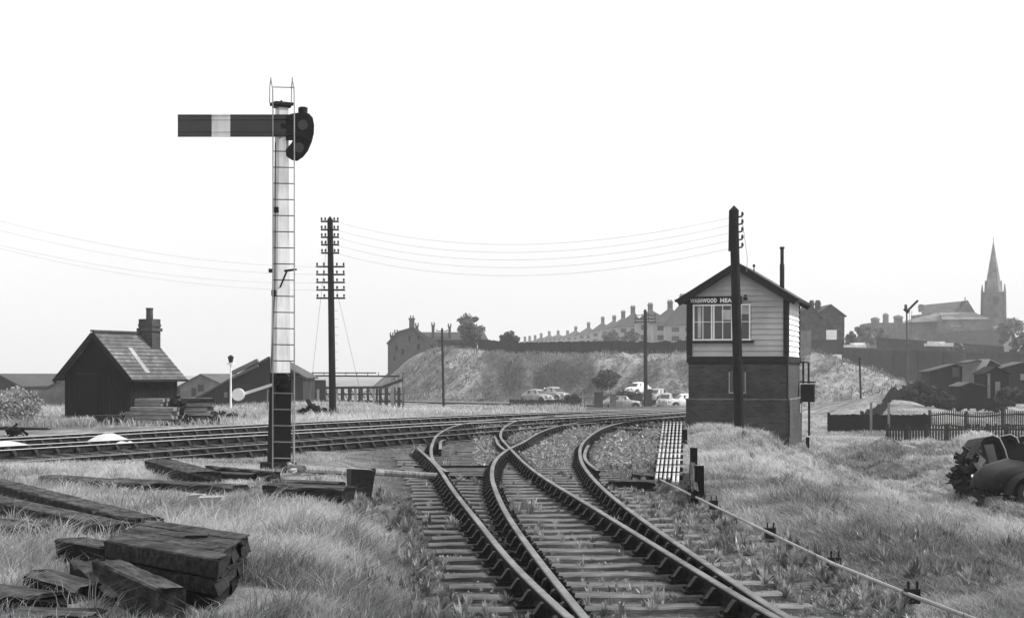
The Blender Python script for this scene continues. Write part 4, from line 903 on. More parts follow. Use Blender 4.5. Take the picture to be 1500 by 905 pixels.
for (x, y, w, h) in ((581, 510, 3, 8), (590, 515, 4, 9), (613, 508, 4, 8), (613, 494, 3, 5), (600, 496, 2.5, 8), (578, 525, 3, 6), (650, 505, 5, 5), (632, 508, 5, 6)):
    M = MB(); M.box((qx(x), -.03 if x < 640 else 1.97, qz(y)), (w / ssc, .12, h / ssc)); M.build('window', 'shed', sch)
# ================================================================== trees
def tree(label, loc, h, cr, trunk=.2, n=2600, leaf=.22, g0=.05, g1=.13, name='tree', group=None, bare=.0, cat='tree', sq=1.0, clumps=26, low=False):
    low = low or name == 'bush'
    root = thing(name, label, cat, loc, random.uniform(0, 6), group)
    M = MB(); th_ = h * .5; M.tube([(0, 0, -.3), (.05 * h, 0, th_ * .5), (0, 0, th_)], trunk, 7)
    cl = []
    for i in range(clumps):
        u = rng.normal(size=3); u /= np.linalg.norm(u); rr = rng.uniform(.35, 1.0) ** .6
        c = np.array([u[0] * cr * rr, u[1] * cr * rr, h * (.45 if low else .56) + u[2] * h * (.45 if low else .42) * rr * sq]); cl.append(c)
        if i % 2 == 0: M.tube([(0, 0, th_ * rng.uniform(.5, 1)), tuple(c * [.5, .5, .5] + [0, 0, th_ * .45]), tuple(c)], trunk * .25, 4)
    M.build('trunk', 'darkwood', root)
    cl = np.array(cl); k = rng.integers(0, len(cl), n); R_ = cr * rng.uniform(.22, .42, len(cl))
    off = rng.normal(size=(n, 3)); off /= np.linalg.norm(off, axis=1)[:, None]; off *= (rng.uniform(0, 1, n) ** .45 * R_[k])[:, None]
    c = cl[k] + off * [1, 1, .8]; c[:, 2] = np.maximum(c[:, 2], .15)
    a_ = rng.normal(size=(n, 3)); a_ /= np.linalg.norm(a_, axis=1)[:, None]; b_ = np.cross(a_, rng.normal(size=(n, 3))); b_ /= np.linalg.norm(b_, axis=1)[:, None]
    s = (leaf * rng.uniform(.6, 1.4, n))[:, None]
    v = np.stack([c + a_ * s, c + b_ * s * .6, c - a_ * s, c - b_ * s * .6], 1).reshape(-1, 3); f = np.arange(n * 4).reshape(-1, 4)
    g = np.repeat(rng.uniform(g0, g1, len(cl))[k] * rng.uniform(.7, 1.3, n), 4)
    o = bpy.data.objects.new('crown', np_mesh('crown', v, f, g, 'leaf')); COL.objects.link(o); o.parent = root; return root
def tree_at(label, x, ytop, ybot, Y, wpx, **k):
    s = F / Y; return tree(label, P(x, ybot, Y), (ybot - ytop) / s, wpx / s / 2, **k)
tree_at('feathery grey tree beside the big gabled building', 690, 457, 512, 240, 36, n=3800, leaf=.2, g0=.10, g1=.2, clumps=40)
tree_at('low dark bush left of the distant houses', 747, 486, 505, 232, 26, n=1500, leaf=.22, g0=.05, g1=.1, name='bush', cat='bush')
tree_at('dark round bush on the embankment slope', 889, 541, 570, 189, 44, n=2600, leaf=.16, g0=.04, g1=.09, name='bush', cat='bush', trunk=.05)
tree_at('pale flowering bush at the left edge near the hut', 22, 566, 622, 64, 82, n=7000, leaf=.055, g0=.12, g1=.5, name='bush', cat='bush', trunk=.04, clumps=60)
for i, (x, yt_, yb2, Y_, w, lab) in enumerate((
    (1262, 474, 506, 320, 34, 'pale bush tree between the dark houses and the turrets'), (1288, 478, 506, 340, 26, 'smaller bush tree just left of the turrets'),
    (1372, 448, 480, 520, 30, 'round tree showing over the low church roof'), (1485, 460, 510, 330, 44, 'broad tree at the right edge beyond the spire'), (1500, 485, 520, 260, 30, 'low bush at the right edge under the spire'),
    (1246, 486, 508, 260, 14, 'thin bush against the dark house gable'), (895, 486, 500, 330, 22, 'garden bush before the distant houses, left one'), (925, 484, 500, 330, 20, 'garden bush before the distant houses, right one'))):
    tree_at(lab, x, yt_, yb2, Y_, w, n=1900, leaf=.34, g0=.08, g1=.18, clumps=26, low=True)
tree_at('dark leafy weed clump in the right-hand grass', 1395, 768, 822, 25.5, 60, n=1700, leaf=.035, g0=.06, g1=.22, name='bush', cat='bush', trunk=.01, clumps=40)
tree_at('leafy weed clump in the grass below the concrete blocks', 352, 722, 764, 22, 54, n=1700, leaf=.03, g0=.06, g1=.2, name='bush', cat='bush', trunk=.01, clumps=34)
# ================================================================== distant semi-detached houses
def semi(label, x, ychim, yroof, yeave, xl, xr, Y, group='row of distant houses on the hill', wall='rendered', ybase=506, chim=True, roofm='rooffar', az=R(-12)):
    s = F / Y; o = P(xl, ybase, Y); root = thing('house', label, 'house', o, 0, group); qx = lambda a_: (a_ - xl) / s; qz = lambda a_: CZ - (a_ - HY) / s - o.z
    w = qx(xr); D = 9.0; M = MB(); M.box((w / 2, D / 2, qz(yeave) / 2 - 1), (w, D, qz(yeave) + 2)); M.build('wall', wall, root)
    ze, zr = qz(yeave), qz(yroof); M = MB(); e_ = .4; xm = qx(x)
    c0, c1, c2_, c3 = (-e_, -e_, ze), (w + e_, -e_, ze), (w + e_, D + e_, ze), (-e_, D + e_, ze); r0, r1 = (xm, D * .42, zr), (xm, D * .62, zr)
    M.add([c0, c1, c2_, c3, r0, r1], [(0, 1, 4), (1, 2, 5, 4), (2, 3, 5), (3, 0, 4, 5), (0, 3, 2, 1)]); rf_ = M.build('roof', roofm, root)
    M = MB(); zt_ = qz(ychim + 3.5); M.box((xm, D * .5, (zr + zt_) / 2 - .6), (1.05, .9, zt_ - zr + 1.2)); M.box((xm, D * .5, zt_ - .1), (1.25, 1.1, .2))
    for dx_ in (-.33, 0, .33): M.cyl((xm + dx_, D * .5, zt_), (xm + dx_, D * .5, zt_ + .4), .13, .11, n=6)
    M.build('chimney', 'brickfar', rf_)
    for u in (.2, .55, .82):
        for zf in (.35, .78):
            M = MB(); M.box((w * u, -.03, ze * zf), (w * .19, .12, ze * .22)); M.build('window', 'glass', root)
H = [(1003, 428, 440, 476, 978, 1035, 335, 'pale semi-detached house nearest the signal box, its roof cut by the box'), (984.5, 437, 449, 473, 958, 1006, 350, 'second pale house from the signal box in the distant row'),
     (955, 441, 452, 472, 934, 982, 372, 'third house from the signal box, directly behind the far pole'), (929, 445, 457, 478, 905, 947, 400, 'fourth house from the signal box, broad hipped roof'),
     (914.5, 452, 464, 480, 893, 925, 440, 'fifth house from the signal box, half behind its neighbour'), (901, 459, 468, 483, 880, 910, 490, 'sixth house of the distant row, narrow roof showing'),
     (884, 461, 471, 486, 866, 897, 520, 'seventh house of the distant row, middle of the slope'), (863, 469, 478, 490, 846, 876, 560, 'eighth house of the distant row, long left roof slope'),
     (844, 475, 483, 493, 828, 856, 610, 'ninth house of the distant row, left part of the group')]
for (x, yc, yr, ye, xl, xr, Y_, lab) in H: semi(lab, x, yc, yr, ye, xl, xr, Y_)
for i, (x, yc, w) in enumerate(((832, 481, 18), (818, 481, 20), (805, 482, 16), (793, 485, 16), (784, 488, 12), (776, 489, 12), (769, 490, 9))):
    semi(('row-end house %s of the distant row, only chimneys and roof showing' % ('nearest its ninth house', 'second past its ninth house', 'third past its ninth house', 'fourth past its ninth house', 'fifth past its ninth house', 'sixth past its ninth house', 'at the far left end')[i]), x, yc, yc + 8, yc + 13, x - w / 2, x + w / 2, 640 + i * 12)
# dark houses right of the signal box
def gable_house(label, x0, x1, xap, yap, yev, Y, ybase=530, chims=(), wins=(), wall='brickhouse', D=8, az=0, roofm='slate'):
    s = F / Y; o = P(x0, ybase, Y); root = thing('house', label, 'house', o, az); qx = lambda a_: (a_ - x0) / s; qz = lambda a_: CZ - (a_ - HY) / s - o.z; w = qx(x1)
    M = MB(); M.prism([(0, -2), (w, -2), (w, qz(yev)), (qx(xap), qz(yap)), (0, qz(yev))], 0, D); M.build('wall', wall, root)
    M = MB()
    for (xe,) in ((-.3,), (w + .3,)):
        zz_ = qz(yev) - .15; qd = [(qx(xap), -.25, qz(yap) + .15), (xe, -.25, zz_ + .15), (xe, D + .25, zz_ + .15), (qx(xap), D + .25, qz(yap) + .15)]; M.slab(qd if xe > 0 else qd[::-1], .15)
    rf_ = M.build('roof', roofm, root)
    for (x, y0, w_) in chims:
        M = MB(); M.box((qx(x), D * .4, (qz(y0) + qz(yap)) / 2 - .5), (w_ / s, .8, qz(y0) - qz(yap) + 1.5)); M.box((qx(x), D * .4, qz(y0) - .1), (w_ / s * 1.2, 1, .18))
        for k in (-.3, .0, .3): M.cyl((qx(x) + k * w_ / s, D * .4, qz(y0)), (qx(x) + k * w_ / s, D * .4, qz(y0) + .45), .12, .1, n=6)
        M.build('chimney', wall, rf_)
    for (x, y, ww, hh_) in wins: M = MB(); M.box((qx(x), -.03, qz(y)), (ww / s, .12, hh_ / s)); M.build('window', 'glass', root)
gable_house('dark brick house with steep gable, right of the signal box', 1192, 1237, 1217, 447, 463, 232, chims=((1204, 443, 7), (1195, 443, 6)), wins=((1205, 482, 4, 8), (1222, 482, 4, 8), (1213, 465, 3, 6)))
gable_house('lower dark brick house half hidden by the signal box', 1150, 1203, 1189, 449, 466, 224, chims=((1174, 446, 7), (1184, 447, 6)), wins=((1180, 483, 4, 8), (1192, 483, 4, 8)))
M = MB(); M.box((0, 0, 0), (1.3, .3, 2.4)); tag(M.build('white_shed_door', 'white', loc=P(1218, 497, 219)), 'small bright white panel below the dark houses', 'panel')
# fences by the dark houses
M = MB()
for i in range(9): M.box((i * .16 - .7, 0, 0), (.14, .04, 3.4))
tag(M.build('pale_fence', 'palefence', loc=P(1179, 508, 176)), 'short pale upright boards beside the signal box', 'fence')
M = MB(); M.box((0, 0, 0), (4.4, .35, 1.6)); tag(M.build('garden_wall', 'retain', loc=P(1206, 508, 188)), 'dark garden wall on the mound below the dark houses', 'wall')
# ================================================================== retaining wall, turrets, church
rw0, rw1 = P(1233, 511, 196), P(1560, 520, 186); M = MB(); d_ = rw1 - rw0; az_ = math.atan2(d_.y, d_.x); LL = math.hypot(d_.x, d_.y)
rw = thing('retaining_wall', 'long dark retaining wall across the right background', 'wall', (rw0.x, rw0.y, -3), az_)
zt0, zt1 = rw0.z + 3, rw1.z + 3; M.prism([(0, 0), (LL, 0), (LL, zt1), (0, zt0)], 0, .9); M.build('brickwork', 'retain', rw)
M = MB(); M.beam((-.2, .45, zt0 + .1), (LL, .45, zt1 + .1), 1.15, .22); M.build('coping', 'brickfar', rw)
M = MB()
for i in range(1, 9): M.box((i * LL / 9, -.1, zt0 / 2), (.8, .24, zt0 - .3))
M.build('buttress', 'retain', rw)
# upper dark wall behind it
u0, u1 = P(1284, 495, 240), P(1470, 508, 232); M = MB(); d_ = u1 - u0
uw = thing('upper_wall', 'second dark wall higher up, in front of the turrets', 'wall', u0, math.atan2(d_.y, d_.x)); M.prism([(0, -3), (d_.xy.length, -3), (d_.xy.length, d_.z), (0, 0)], 0, .6); M.build('brickwork', 'retain', uw)
M = MB(); M.beam((0, .3, .05), (d_.xy.length, .3, d_.z + .05), .8, .12); M.build('coping', 'brickfar', uw)
# parked lorry roofs glimpsed over the wall
M = MB(); M.box((0, 0, 0), (2.6, 1.6, .5), .1, j=.05); M.box((.5, 0, .3), (1.4, 1.4, .35), .1, j=.05); tag(M.build('parked_van_roof', 'carwhite', loc=P(1250, 508, 200)), 'white vehicle roof showing over the wall near the mound', 'vehicle')
M = MB(); M.box((0, 0, 0), (3.2, 1.6, .35), -.1, j=.05); M.box((-.3, 0, .25), (1.8, 1.4, .3), -.1, j=.05); tag(M.build('parked_van_roof', 'carwhite', loc=P(1375, 505, 199)), 'white vehicle roof showing over the wall before the church', 'vehicle')
junk('pale clutter along the wall top below the church', 1388, 1412, 506, 513, 201, 30, 'brickfar', sz=.8)
def church_part(root): pass
Yc = 400; cs = F / Yc; co_ = P(1280, 530, Yc); ch_ = thing('church', 'stone church with tall spire, nave and turreted hall at right', 'church', co_)
kx = lambda x: (x - 1280) / cs; kz = lambda y: CZ - (y - HY) / cs - co_.z
# hall range with flat front and turrets
M = MB(); M.box((kx(1352), 8, kz(472) / 2), (kx(1424) - kx(1280), 10, kz(472))); M.box((kx(1310), 2.8, kz(477) / 2), (kx(1345) - kx(1280), .5, kz(471)))
M.prism([(kx(1375), 0), (kx(1442), 0), (kx(1442), kz(467)), (kx(1375), kz(468))], -3, 8); M.build('wall', 'stone', ch_)
M = MB()
for (x, yt_, w) in ((1286, 464, 10), (1301.5, 458, 6.5), (1320, 461, 11)):
    M = MB(); M.box((kx(x), 3, kz((yt_ + 4 + 500) / 2)), (w / cs, 1.6, (500 - yt_ - 4) / cs)); M.cyl((kx(x), 3, kz(yt_ + 4.5)), (kx(x), 3, kz(yt_ + 1.5)), w / cs * .72, w / cs * .62, n=10); M.cyl((kx(x), 3, kz(yt_ + 1.5)), (kx(x), 3, kz(yt_ - .5)), w / cs * .62, .08, n=10); M.build('turret', 'stone', ch_)
# lower aisle roof
M = MB(); M.add([(kx(1332), 2, kz(472)), (kx(1444), -3.4, kz(468)), (kx(1432), 5, kz(456)), (kx(1380), 6, kz(457.5)), (kx(1352), 6, kz(464)), (kx(1332), 8, kz(470))], [(0, 1, 2, 3), (0, 3, 4, 5)]); M.slab([(kx(1375), -3.5, kz(468.5)), (kx(1444), -3.5, kz(467.5)), (kx(1434), 4.5, kz(456)), (kx(1383), 4.5, kz(457))], .3); M.slab([(kx(1326), 2.5, kz(473)), (kx(1376), 2.5, kz(469)), (kx(1384), 6, kz(458)), (kx(1350), 6, kz(465))], .3); M.build('aisle_roof', 'stone', ch_)
# nave
M = MB(); M.prism([(kx(1358), 0), (kx(1440), 0), (kx(1440), kz(459)), (kx(1358), kz(459))], 6, 16); M.prism([(kx(1412), kz(459)), (kx(1440), kz(459)), (kx(1427), kz(438))], 5.7, 6.3); M.build('nave_wall', 'stone', ch_)
M = MB(); M.slab([(kx(1360), 6.2, kz(459)), (kx(1415), 5.8, kz(457)), (kx(1427), 11, kz(438)), (kx(1367), 12, kz(444))], .4); M.slab([(kx(1440), 5.8, kz(459)), (kx(1440), 16, kz(459)), (kx(1427), 16, kz(438)), (kx(1427), 5.8, kz(438))], .4); M.build('nave_roof', 'slate', ch_)
M = MB(); M.box((kx(1364), 10, kz(449)), (5 / cs, 2, 11 / cs)); M.cyl((kx(1364), 10, kz(447)), (kx(1364), 10, kz(443)), .9, .1, n=8); M.beam((kx(1427), 8, kz(438)), (kx(1427), 8, kz(433)), .2, .2); M.build('bell_turret', 'stone', ch_)
# tower and spire
M = MB(); zt_ = kz(425); zb_ = 0
def tw(M, x0, x1, y0, y1, z0, z1): M.box(((x0 + x1) / 2, (y0 + y1) / 2, (z0 + z1) / 2), (x1 - x0, y1 - y0, z1 - z0))
tx0, tx1 = kx(1445.5), kx(1470)
tw(M, tx0, tx1, -1, 4, 0, kz(428)); tw(M, tx0 - .2, tx1 + .2, -1.2, 4.2, kz(450), kz(448.5)); tw(M, tx0 - .25, tx1 + .25, -1.25, 4.25, kz(429), kz(427))
for x in (tx0, tx1):
    for y in (-1, 4): M.prism([(x - .4, 0), (x + .4, 0), (x + .28, kz(450)), (x + .2, kz(427)), (x, kz(416)), (x - .2, kz(427)), (x - .28, kz(450))], y - .35, y + .35)
M.build('tower', 'stone', ch_)
M = MB(); cxm = (tx0 + tx1) / 2
vs = [(cxm + math.cos(R(22.5 + 45 * k)) * 2.05, 1.5 + math.sin(R(22.5 + 45 * k)) * 2.05, kz(428)) for k in range(8)] + [(cxm, 1.5, kz(351))]
M.add(vs, [(k, (k + 1) % 8, 8) for k in range(8)] + [tuple(range(8))[::-1]])
for k in range(4):
    a2 = k * math.pi / 2 - math.pi / 2; u = Vector((math.cos(a2), math.sin(a2), 0)); p_ = Vector((cxm, 1.5, kz(427))) + u * 2.0; w_ = Vector((-u.y, u.x, 0)) * .5
    M.add([p_ - w_, p_ + w_, p_ + Vector((0, 0, 2.6)), Vector((cxm, 1.5, kz(412)))], [(0, 1, 2), (1, 3, 2), (3, 0, 2)])
M.cyl((cxm, 1.5, kz(352)), (cxm, 1.5, kz(347)), .09, n=5); M.build('spire', 'stone', ch_)
for (x, y, w, h) in ((1457, 440, 7, 12), (1457, 462, 6, 6)):
    M = MB(); M.box((kx(x), -1.08, kz(y)), (w / cs, .3, h / cs)); M.build('belfry_window', 'slate', ch_)
for (x, y, w, h) in ((1395, 478, 16, 2), (1400, 483, 14, 1.5)): M = MB(); M.box((kx(x), -3.1, kz(y)), (w / cs, .2, h / cs)); M.build('window', 'rendered', ch_)
M = MB(); M.prism([(0, 0), (kx(1448) - kx(1355), 0), (kx(1448) - kx(1355), kz(483)), (0, kz(490))], 0, 4); tag(M.build('church_outbuilding', 'brickhouse', loc=(co_.x + kx(1355), Yc - 12, co_.z)), 'lower dark brick range in front of the church', 'building')
M = MB(); M.prism([(0, 0), (4.6, 0), (4.6, 8.6), (2.3, 9.6), (0, 9)], 0, 3); tag(M.build('pale_annexe', 'rendered', loc=(co_.x + kx(1447), Yc - 6, co_.z - 1)), 'pale sunlit annexe at the foot of the church tower', 'building')
# ================================================================== far signal on the right
Yq = 150; q0 = P(1330, 590, Yq); fs_ = F / Yq; fz = lambda y: CZ - (y - HY) / fs_ - q0.z; fsig = thing('semaphore_signal', 'slim far lattice signal with raised arm, in front of the long wall', 'signal', q0)
M = MB(); M.cyl((0, 0, 0), (-.12, 0, fz(449)), .14, .07, n=6); M.build('post', 'brickfar', fsig)
M = MB(); M.beam((-.1, -.1, fz(456)), (.85, -.12, fz(440)), .06, .2); M.beam((-.35, -.1, fz(452)), (.05, -.1, fz(458)), .06, .3); M.cyl((-.2, 0, fz(452)), (-.2, 0, fz(446)), .12, n=8); M.build('arm', 'iron', fsig)
M = MB(); M.tube([(.12, -.3, 0), (.1, -.25, fz(455))], .02, 4); M.tube([(.30, -.3, 0), (.28, -.25, fz(455))], .02, 4)
for k in range(18): M.cyl((.11, -.28, .3 + k * .4), (.29, -.28, .3 + k * .4), .015, n=4)
M.build('ladder', 'brickfar', fsig); M = MB(); M.box((0, -.1, fz(540)), (.4, .3, .3)); M.box((0, -.1, fz(505)), (.3, .25, .2)); M.build('bracket', 'brickfar', fsig)
# ================================================================== right-hand sheds on the allotment
def hut(label, x0, x1, xap, yap, yev, ybase, Y, wall, roof, D=3.0, az=0.0, extra=None, name='garden_shed'):
    s = F / Y; o = P(x0, ybase, Y); root = thing(name, label, 'shed', o, az); qx = lambda a_: (a_ - x0) / s; qz = lambda a_: CZ - (a_ - HY) / s - o.z; w = qx(x1)
    M = MB(); M.prism([(0, -.6), (w, -.6), (w, qz(yev)), (qx(xap), qz(yap)), (0, qz(yev))], 0, D); M.build('wall', wall, root)
    M = MB()
    for xe in (-.15, w + .15):
        qd = [(qx(xap), -.15, qz(yap) + .08), (xe, -.15, qz(yev) + .03), (xe, D + .15, qz(yev) + .03), (qx(xap), D + .15, qz(yap) + .08)]; M.slab(qd if xe > 0 else qd[::-1], .06)
    M.build('roof', roof, root)
    if extra:
        for (x, y, ww, hh_, mt) in extra: M = MB(); M.box((qx(x), -.06, qz(y)), (ww / s, .1, hh_ / s)); M.build('panel', mt, root)
    return root
hut('dark flat shed left of the pale-sided one on the allotment', 1362, 1420, 1400, 534, 544, 580, 136, 'fence', 'slate', extra=[(1400, 545, 10, 14, 'brickfar')])
hut('shed with a pale boarded side among the allotment sheds', 1419, 1444, 1432, 528, 531, 572, 134, 'palefence', 'brickfar')
hut('shed with a bright pyramid-like roof', 1442, 1478, 1450, 527, 543, 575, 132, 'fence', 'rendered', extra=None)
hut('small dark shed with black gable, in front of the bright-roofed one', 1443, 1478, 1459, 538, 548, 584, 126, 'darkwood', 'darkwood', extra=[(1448, 565, 4, 36, 'palefence'), (1461, 570, 7, 22, 'palefence')])
hut('long dark shed with a pale lean-to roof at the right edge', 1462, 1530, 1500, 531, 541, 580, 130, 'fence', 'brickfar', extra=[(1497, 552, 5, 9, 'rendered')])
hut('low dark lean-to at the bottom of the allotment sheds', 1408, 1446, 1420, 561, 566, 586, 124, 'darkwood', 'brickfar')
junk('pale broken boards lying on the dark slope', 1358, 1392, 549, 560, 138, 30, 'rendered', sz=.8)
junk('dark heap of planks on the pale allotment', 1352, 1398, 577, 588, 122, 60, 'fence', sz=.6)
junk('dark undergrowth at the foot of the long wall', 1330, 1470, 552, 592, 140, 220, 'darkwood', 'undergrowth', 'undergrowth', sz=1.3)
for (x, yt_, yb2, Y_, w, lab) in ((1345, 556, 590, 136, 50, 'low dark shrub by the far signal foot'), (1385, 553, 590, 138, 44, 'low dark shrub left of the allotment sheds'), (1480, 566, 590, 122, 40, 'dark shrub in front of the right-edge shed')):
    tree_at(lab, x, yt_, yb2, Y_, w, n=1200, leaf=.18, g0=.03, g1=.08, name='bush', cat='bush', trunk=.04, clumps=18)
# fences in the low field
def P2(x, Y): return ((x - 750) / F * Y, Y)
board_fence('black-topped solid board fence below the mound', [P2(1214, 92), P2(1362, 92)], 1.02, 'darkwood', step=.14, gap=.0, post=2.6, jit=.03)
board_fence('open palisade fence with dark posts at the right', [P2(1362, 96), P2(1530, 96)], 1.12, 'fence', step=.12, gap=.03, post=2.1, wv=.055, jit=.03)
board_fence('lower broken fence of dark slats in front of the palisade', [P2(1300, 79), P2(1530, 79)], .9, 'fence', step=.13, gap=.04, post=.95, wv=.085, jit=.08)
board_fence('ragged dark fence climbing from the board fence to the wall', [P2(1262, 100), P2(1276, 108), P2(1300, 122), P2(1328, 142)], .85, 'fence', step=.34, gap=.04, post=1.6, jit=.2, wv=.2)
for x, lab in ((1276, 'tall pale post at the corner of the board fence'), (1302, 'thin pale post right of the fence corner')):
    M = MB(); M.box((0, 0, .6), (.11, .11, 1.6)); tag(M.build('fence_post', 'palefence', loc=P(x, 628, 90.5)), lab, 'post')
# ================================================================== bridge parapet and roadside pieces
Yb = 150; bs_ = F / Yb; Bp = P(855, 602, Yb); bzq = lambda y: CZ - (y - HY) / bs_ - Bp.z; bxq = lambda x: (x - 855) / bs_
br_ = thing('bridge_parapet', 'brick-piered railing of the small road bridge beyond the lines', 'parapet', Bp)
for (x, w, yt_) in ((898, 9, 578), (950, 9, 571), (877, 12, 575)):
    M = MB(); M.box((bxq(x), 0, bzq((yt_ + 606) / 2)), (w / bs_, .6, (606 - yt_) / bs_)); M.box((bxq(x), 0, bzq(yt_)), (w / bs_ + .15, .75, .12)); M.build('pier', 'brickmid' if x == 898 else 'retain', br_)
for yv in (579, 598):
    M = MB(); M.beam((bxq(903), 0, bzq(yv)), (bxq(960), 0, bzq(yv - 1)), .08, .08); M.build('rail', 'iron', br_)
M = MB()
for k in range(26): M.beam((bxq(904) + k * .125, 0, bzq(599)), (bxq(904) + k * .125, 0, bzq(578)), .02, .025)
M.build('bars', 'iron', br_)
M = MB(); M.beam((bxq(855), -.3, bzq(584)), (bxq(892), 0, bzq(578)), .1, .1); M.beam((bxq(857), -.3, bzq(600)), (bxq(888), -.2, bzq(592)), .1, .1); M.beam((bxq(856), -.3, bzq(604)), (bxq(856), -.3, bzq(584)), .08, .08); M.beam((bxq(889), -.2, bzq(604)), (bxq(889), -.2, bzq(592)), .12, .12); M.build('hand_rail', 'shedlight', br_)
board_fence('low dark board fence below the parked cars', [P2(748, 158), P2(826, 156)], .85, 'fence', step=.25, gap=.02, post=3)
tree_at('dark hedge clump left of the bridge railing', 838, 574, 604, 158, 24, n=1500, leaf=.15, g0=.03, g1=.07, name='bush', cat='bush', trunk=.04)
tree_at('rounded dark hedge behind the bridge railing', 915, 572, 590, 164, 34, n=1500, leaf=.15, g0=.04, g1=.09, name='bush', cat='bush', trunk=.04)
# ================================================================== cars
def car(name, label, loc, rz, paint, rot=None, group=None, wheels=True, scale=1.0, dead=False):
    """1940s/50s rounded saloon, x forward, 4.0 m long"""
    root = thing(name, label, 'car', loc, 0, group); root.rotation_euler = rot if rot is not None else (0, 0, rz); root.scale = (scale,) * 3
    # x, half width, z bottom, z belt, z top, cabin half width
    st = [(-2.0, .50, .38, .62, .66, .40), (-1.85, .66, .30, .86, .92, .50), (-1.45, .74, .28, .96, 1.16, .52), (-1.0, .76, .27, .98, 1.40, .55), (-.4, .77, .27, .98, 1.52, .58), (.2, .77, .27, .97, 1.50, .58), (.52, .76, .27, .96, 1.36, .55), (.85, .70, .28, .94, 1.00, .42), (1.3, .60, .30, .90, .95, .34), (1.75, .48, .32, .84, .88, .28), (1.95, .38, .36, .70, .74, .24)]
    vs = []
    for (x, w, zb, zt_, zr, cw) in st:
        half = [(w * .9, zb), (w, zb + .12), (w, zt_ - .12), (w * .94, zt_), (cw + .05, zt_ + .03), (cw, zt_ + (zr - zt_) * .75), (cw * .7, zr - .02), (0, zr)]
        ring = [(-a_, b_) for a_, b_ in half] + [(a_, b_) for a_, b_ in half[-2::-1]]
        vs += [(x, a_, b_) for a_, b_ in ring]
    k = 15; M = MB(); fs = [(i * k + q, (i + 1) * k + q, (i + 1) * k + (q + 1) % k, i * k + (q + 1) % k) for i in range(len(st) - 1) for q in range(k)]
    fs += [tuple(range(k)), tuple((len(st) - 1) * k + q for q in range(k))[::-1]]; M.add(vs, fs); M.build('body', paint, root, smooth=True)
    for s in (-1, 1):                                  # wings
        for xc, nm in ((1.25, 'front_wing'), (-1.25, 'rear_wing')):
            M = MB(); vs = []; nn = 10
            for i in range(nn + 1):
                a2 = math.pi * i / nn; r = .46
                for (dy, dr) in ((.0, .02), (.06, .06), (.2, .06), (.3, 0)):
                    vs.append((xc + math.cos(a2) * (r + dr) * 1.15, s * (.50 + dy), .33 + math.sin(a2) * (r + dr) * .95))
            M.add(vs, [(i * 4 + q, (i + 1) * 4 + q, (i + 1) * 4 + q + 1, i * 4 + q + 1) for i in range(nn) for q in range(3)]); M.build(nm, paint, root, smooth=True)
            if wheels:
                M = MB(); M.cyl((xc, s * .56, .32), (xc, s * .74, .32), .32, n=18); wh = M.build('wheel', 'rubber', root); M = MB(); M.cyl((xc, s * .735, .32), (xc, s * .765, .32), .17, .1, n=14); M.build('hub_cap', 'wire', wh)
        for (xa, xb_) in ((-.95, -.38), (-.30, .38)):
            M = MB(); M.slab([(xa, s * .625, 1.02), (xb_, s * .625, 1.02), (xb_ * .94, s * .585, 1.34), (xa * .94, s * .585, 1.34)][::(1 if s < 0 else -1)], .02); M.build('side_window', 'glass' if not dead else 'darkwood', root)
        if not dead: M = MB(); M.cyl((1.85, s * .46, .74), (1.95, s * .46, .74), .09, .10, n=12); M.build('headlight', 'wire', root)
    M = MB(); M.slab([(.90, -.42, 1.00), (.90, .42, 1.00), (.55, .44, 1.35), (.55, -.44, 1.35)], .02); M.build('windscreen', 'glass' if not dead else 'darkwood', root)
    M = MB(); M.slab([(-1.55, .34, 1.15), (-1.55, -.34, 1.15), (-1.2, -.36, 1.36), (-1.2, .36, 1.36)], .02); M.build('rear_window', 'glass' if not dead else 'darkwood', root)
    if dead: return root
    M = MB(); M.tube([(2.02, -.7, .42), (2.1, 0, .42), (2.02, .7, .42)], .04, 6); M.build('bumper', 'wire', root)
    M = MB()
    for i in range(9): M.box((1.955, -.16 + i * .04, .62), (.03, .015, .28))
    M.build('grille', 'wire', root)
    return root
def car_at(lab, x, y, Y, rz, paint, k=1.0): p = P(x, y, Y); return car('parked_car', lab, p, rz, paint, group='cars parked on the road below the embankment', scale=k)
car_at('pale-roofed parked saloon, left one of the pair', 787, 590, 186, R(-45), 'cargrey')
car_at('parked saloon with pale roof, right one of the pair', 812, 588, 190, R(-52), 'cargrey', 1.1)
car_at('white saloon parked up behind the bridge railing', 934, 579, 173, R(232), 'carwhite', .9)
car_at('pale saloon facing the lines right of the far pole', 975, 598, 150, R(-100), 'cargrey', .9)
car_at('white car partly hidden by the signal box corner', 1003, 599, 148, R(200), 'carwhite', .9)
M = MB(); M.prism([(-5, -2.2), (5, -2.2), (4.2, 0), (-4.2, 0)], -1.5, 2.5); tag(M.build('road_ramp', 'retain', loc=P(934, 579.5, 173)), 'dark raised ramp under the upper white saloon', 'ramp')
car_at('black saloon nose-on between the far pole and the signal box', 990, 598, 158, R(-85), 'carblack', .9)
car_at('grey saloon behind the upper white saloon, right side', 962, 590, 168, R(-120), 'cargrey', .95)
car_at('pale car seen through the bridge railing', 911, 600, 156, R(5), 'cargrey', .9)
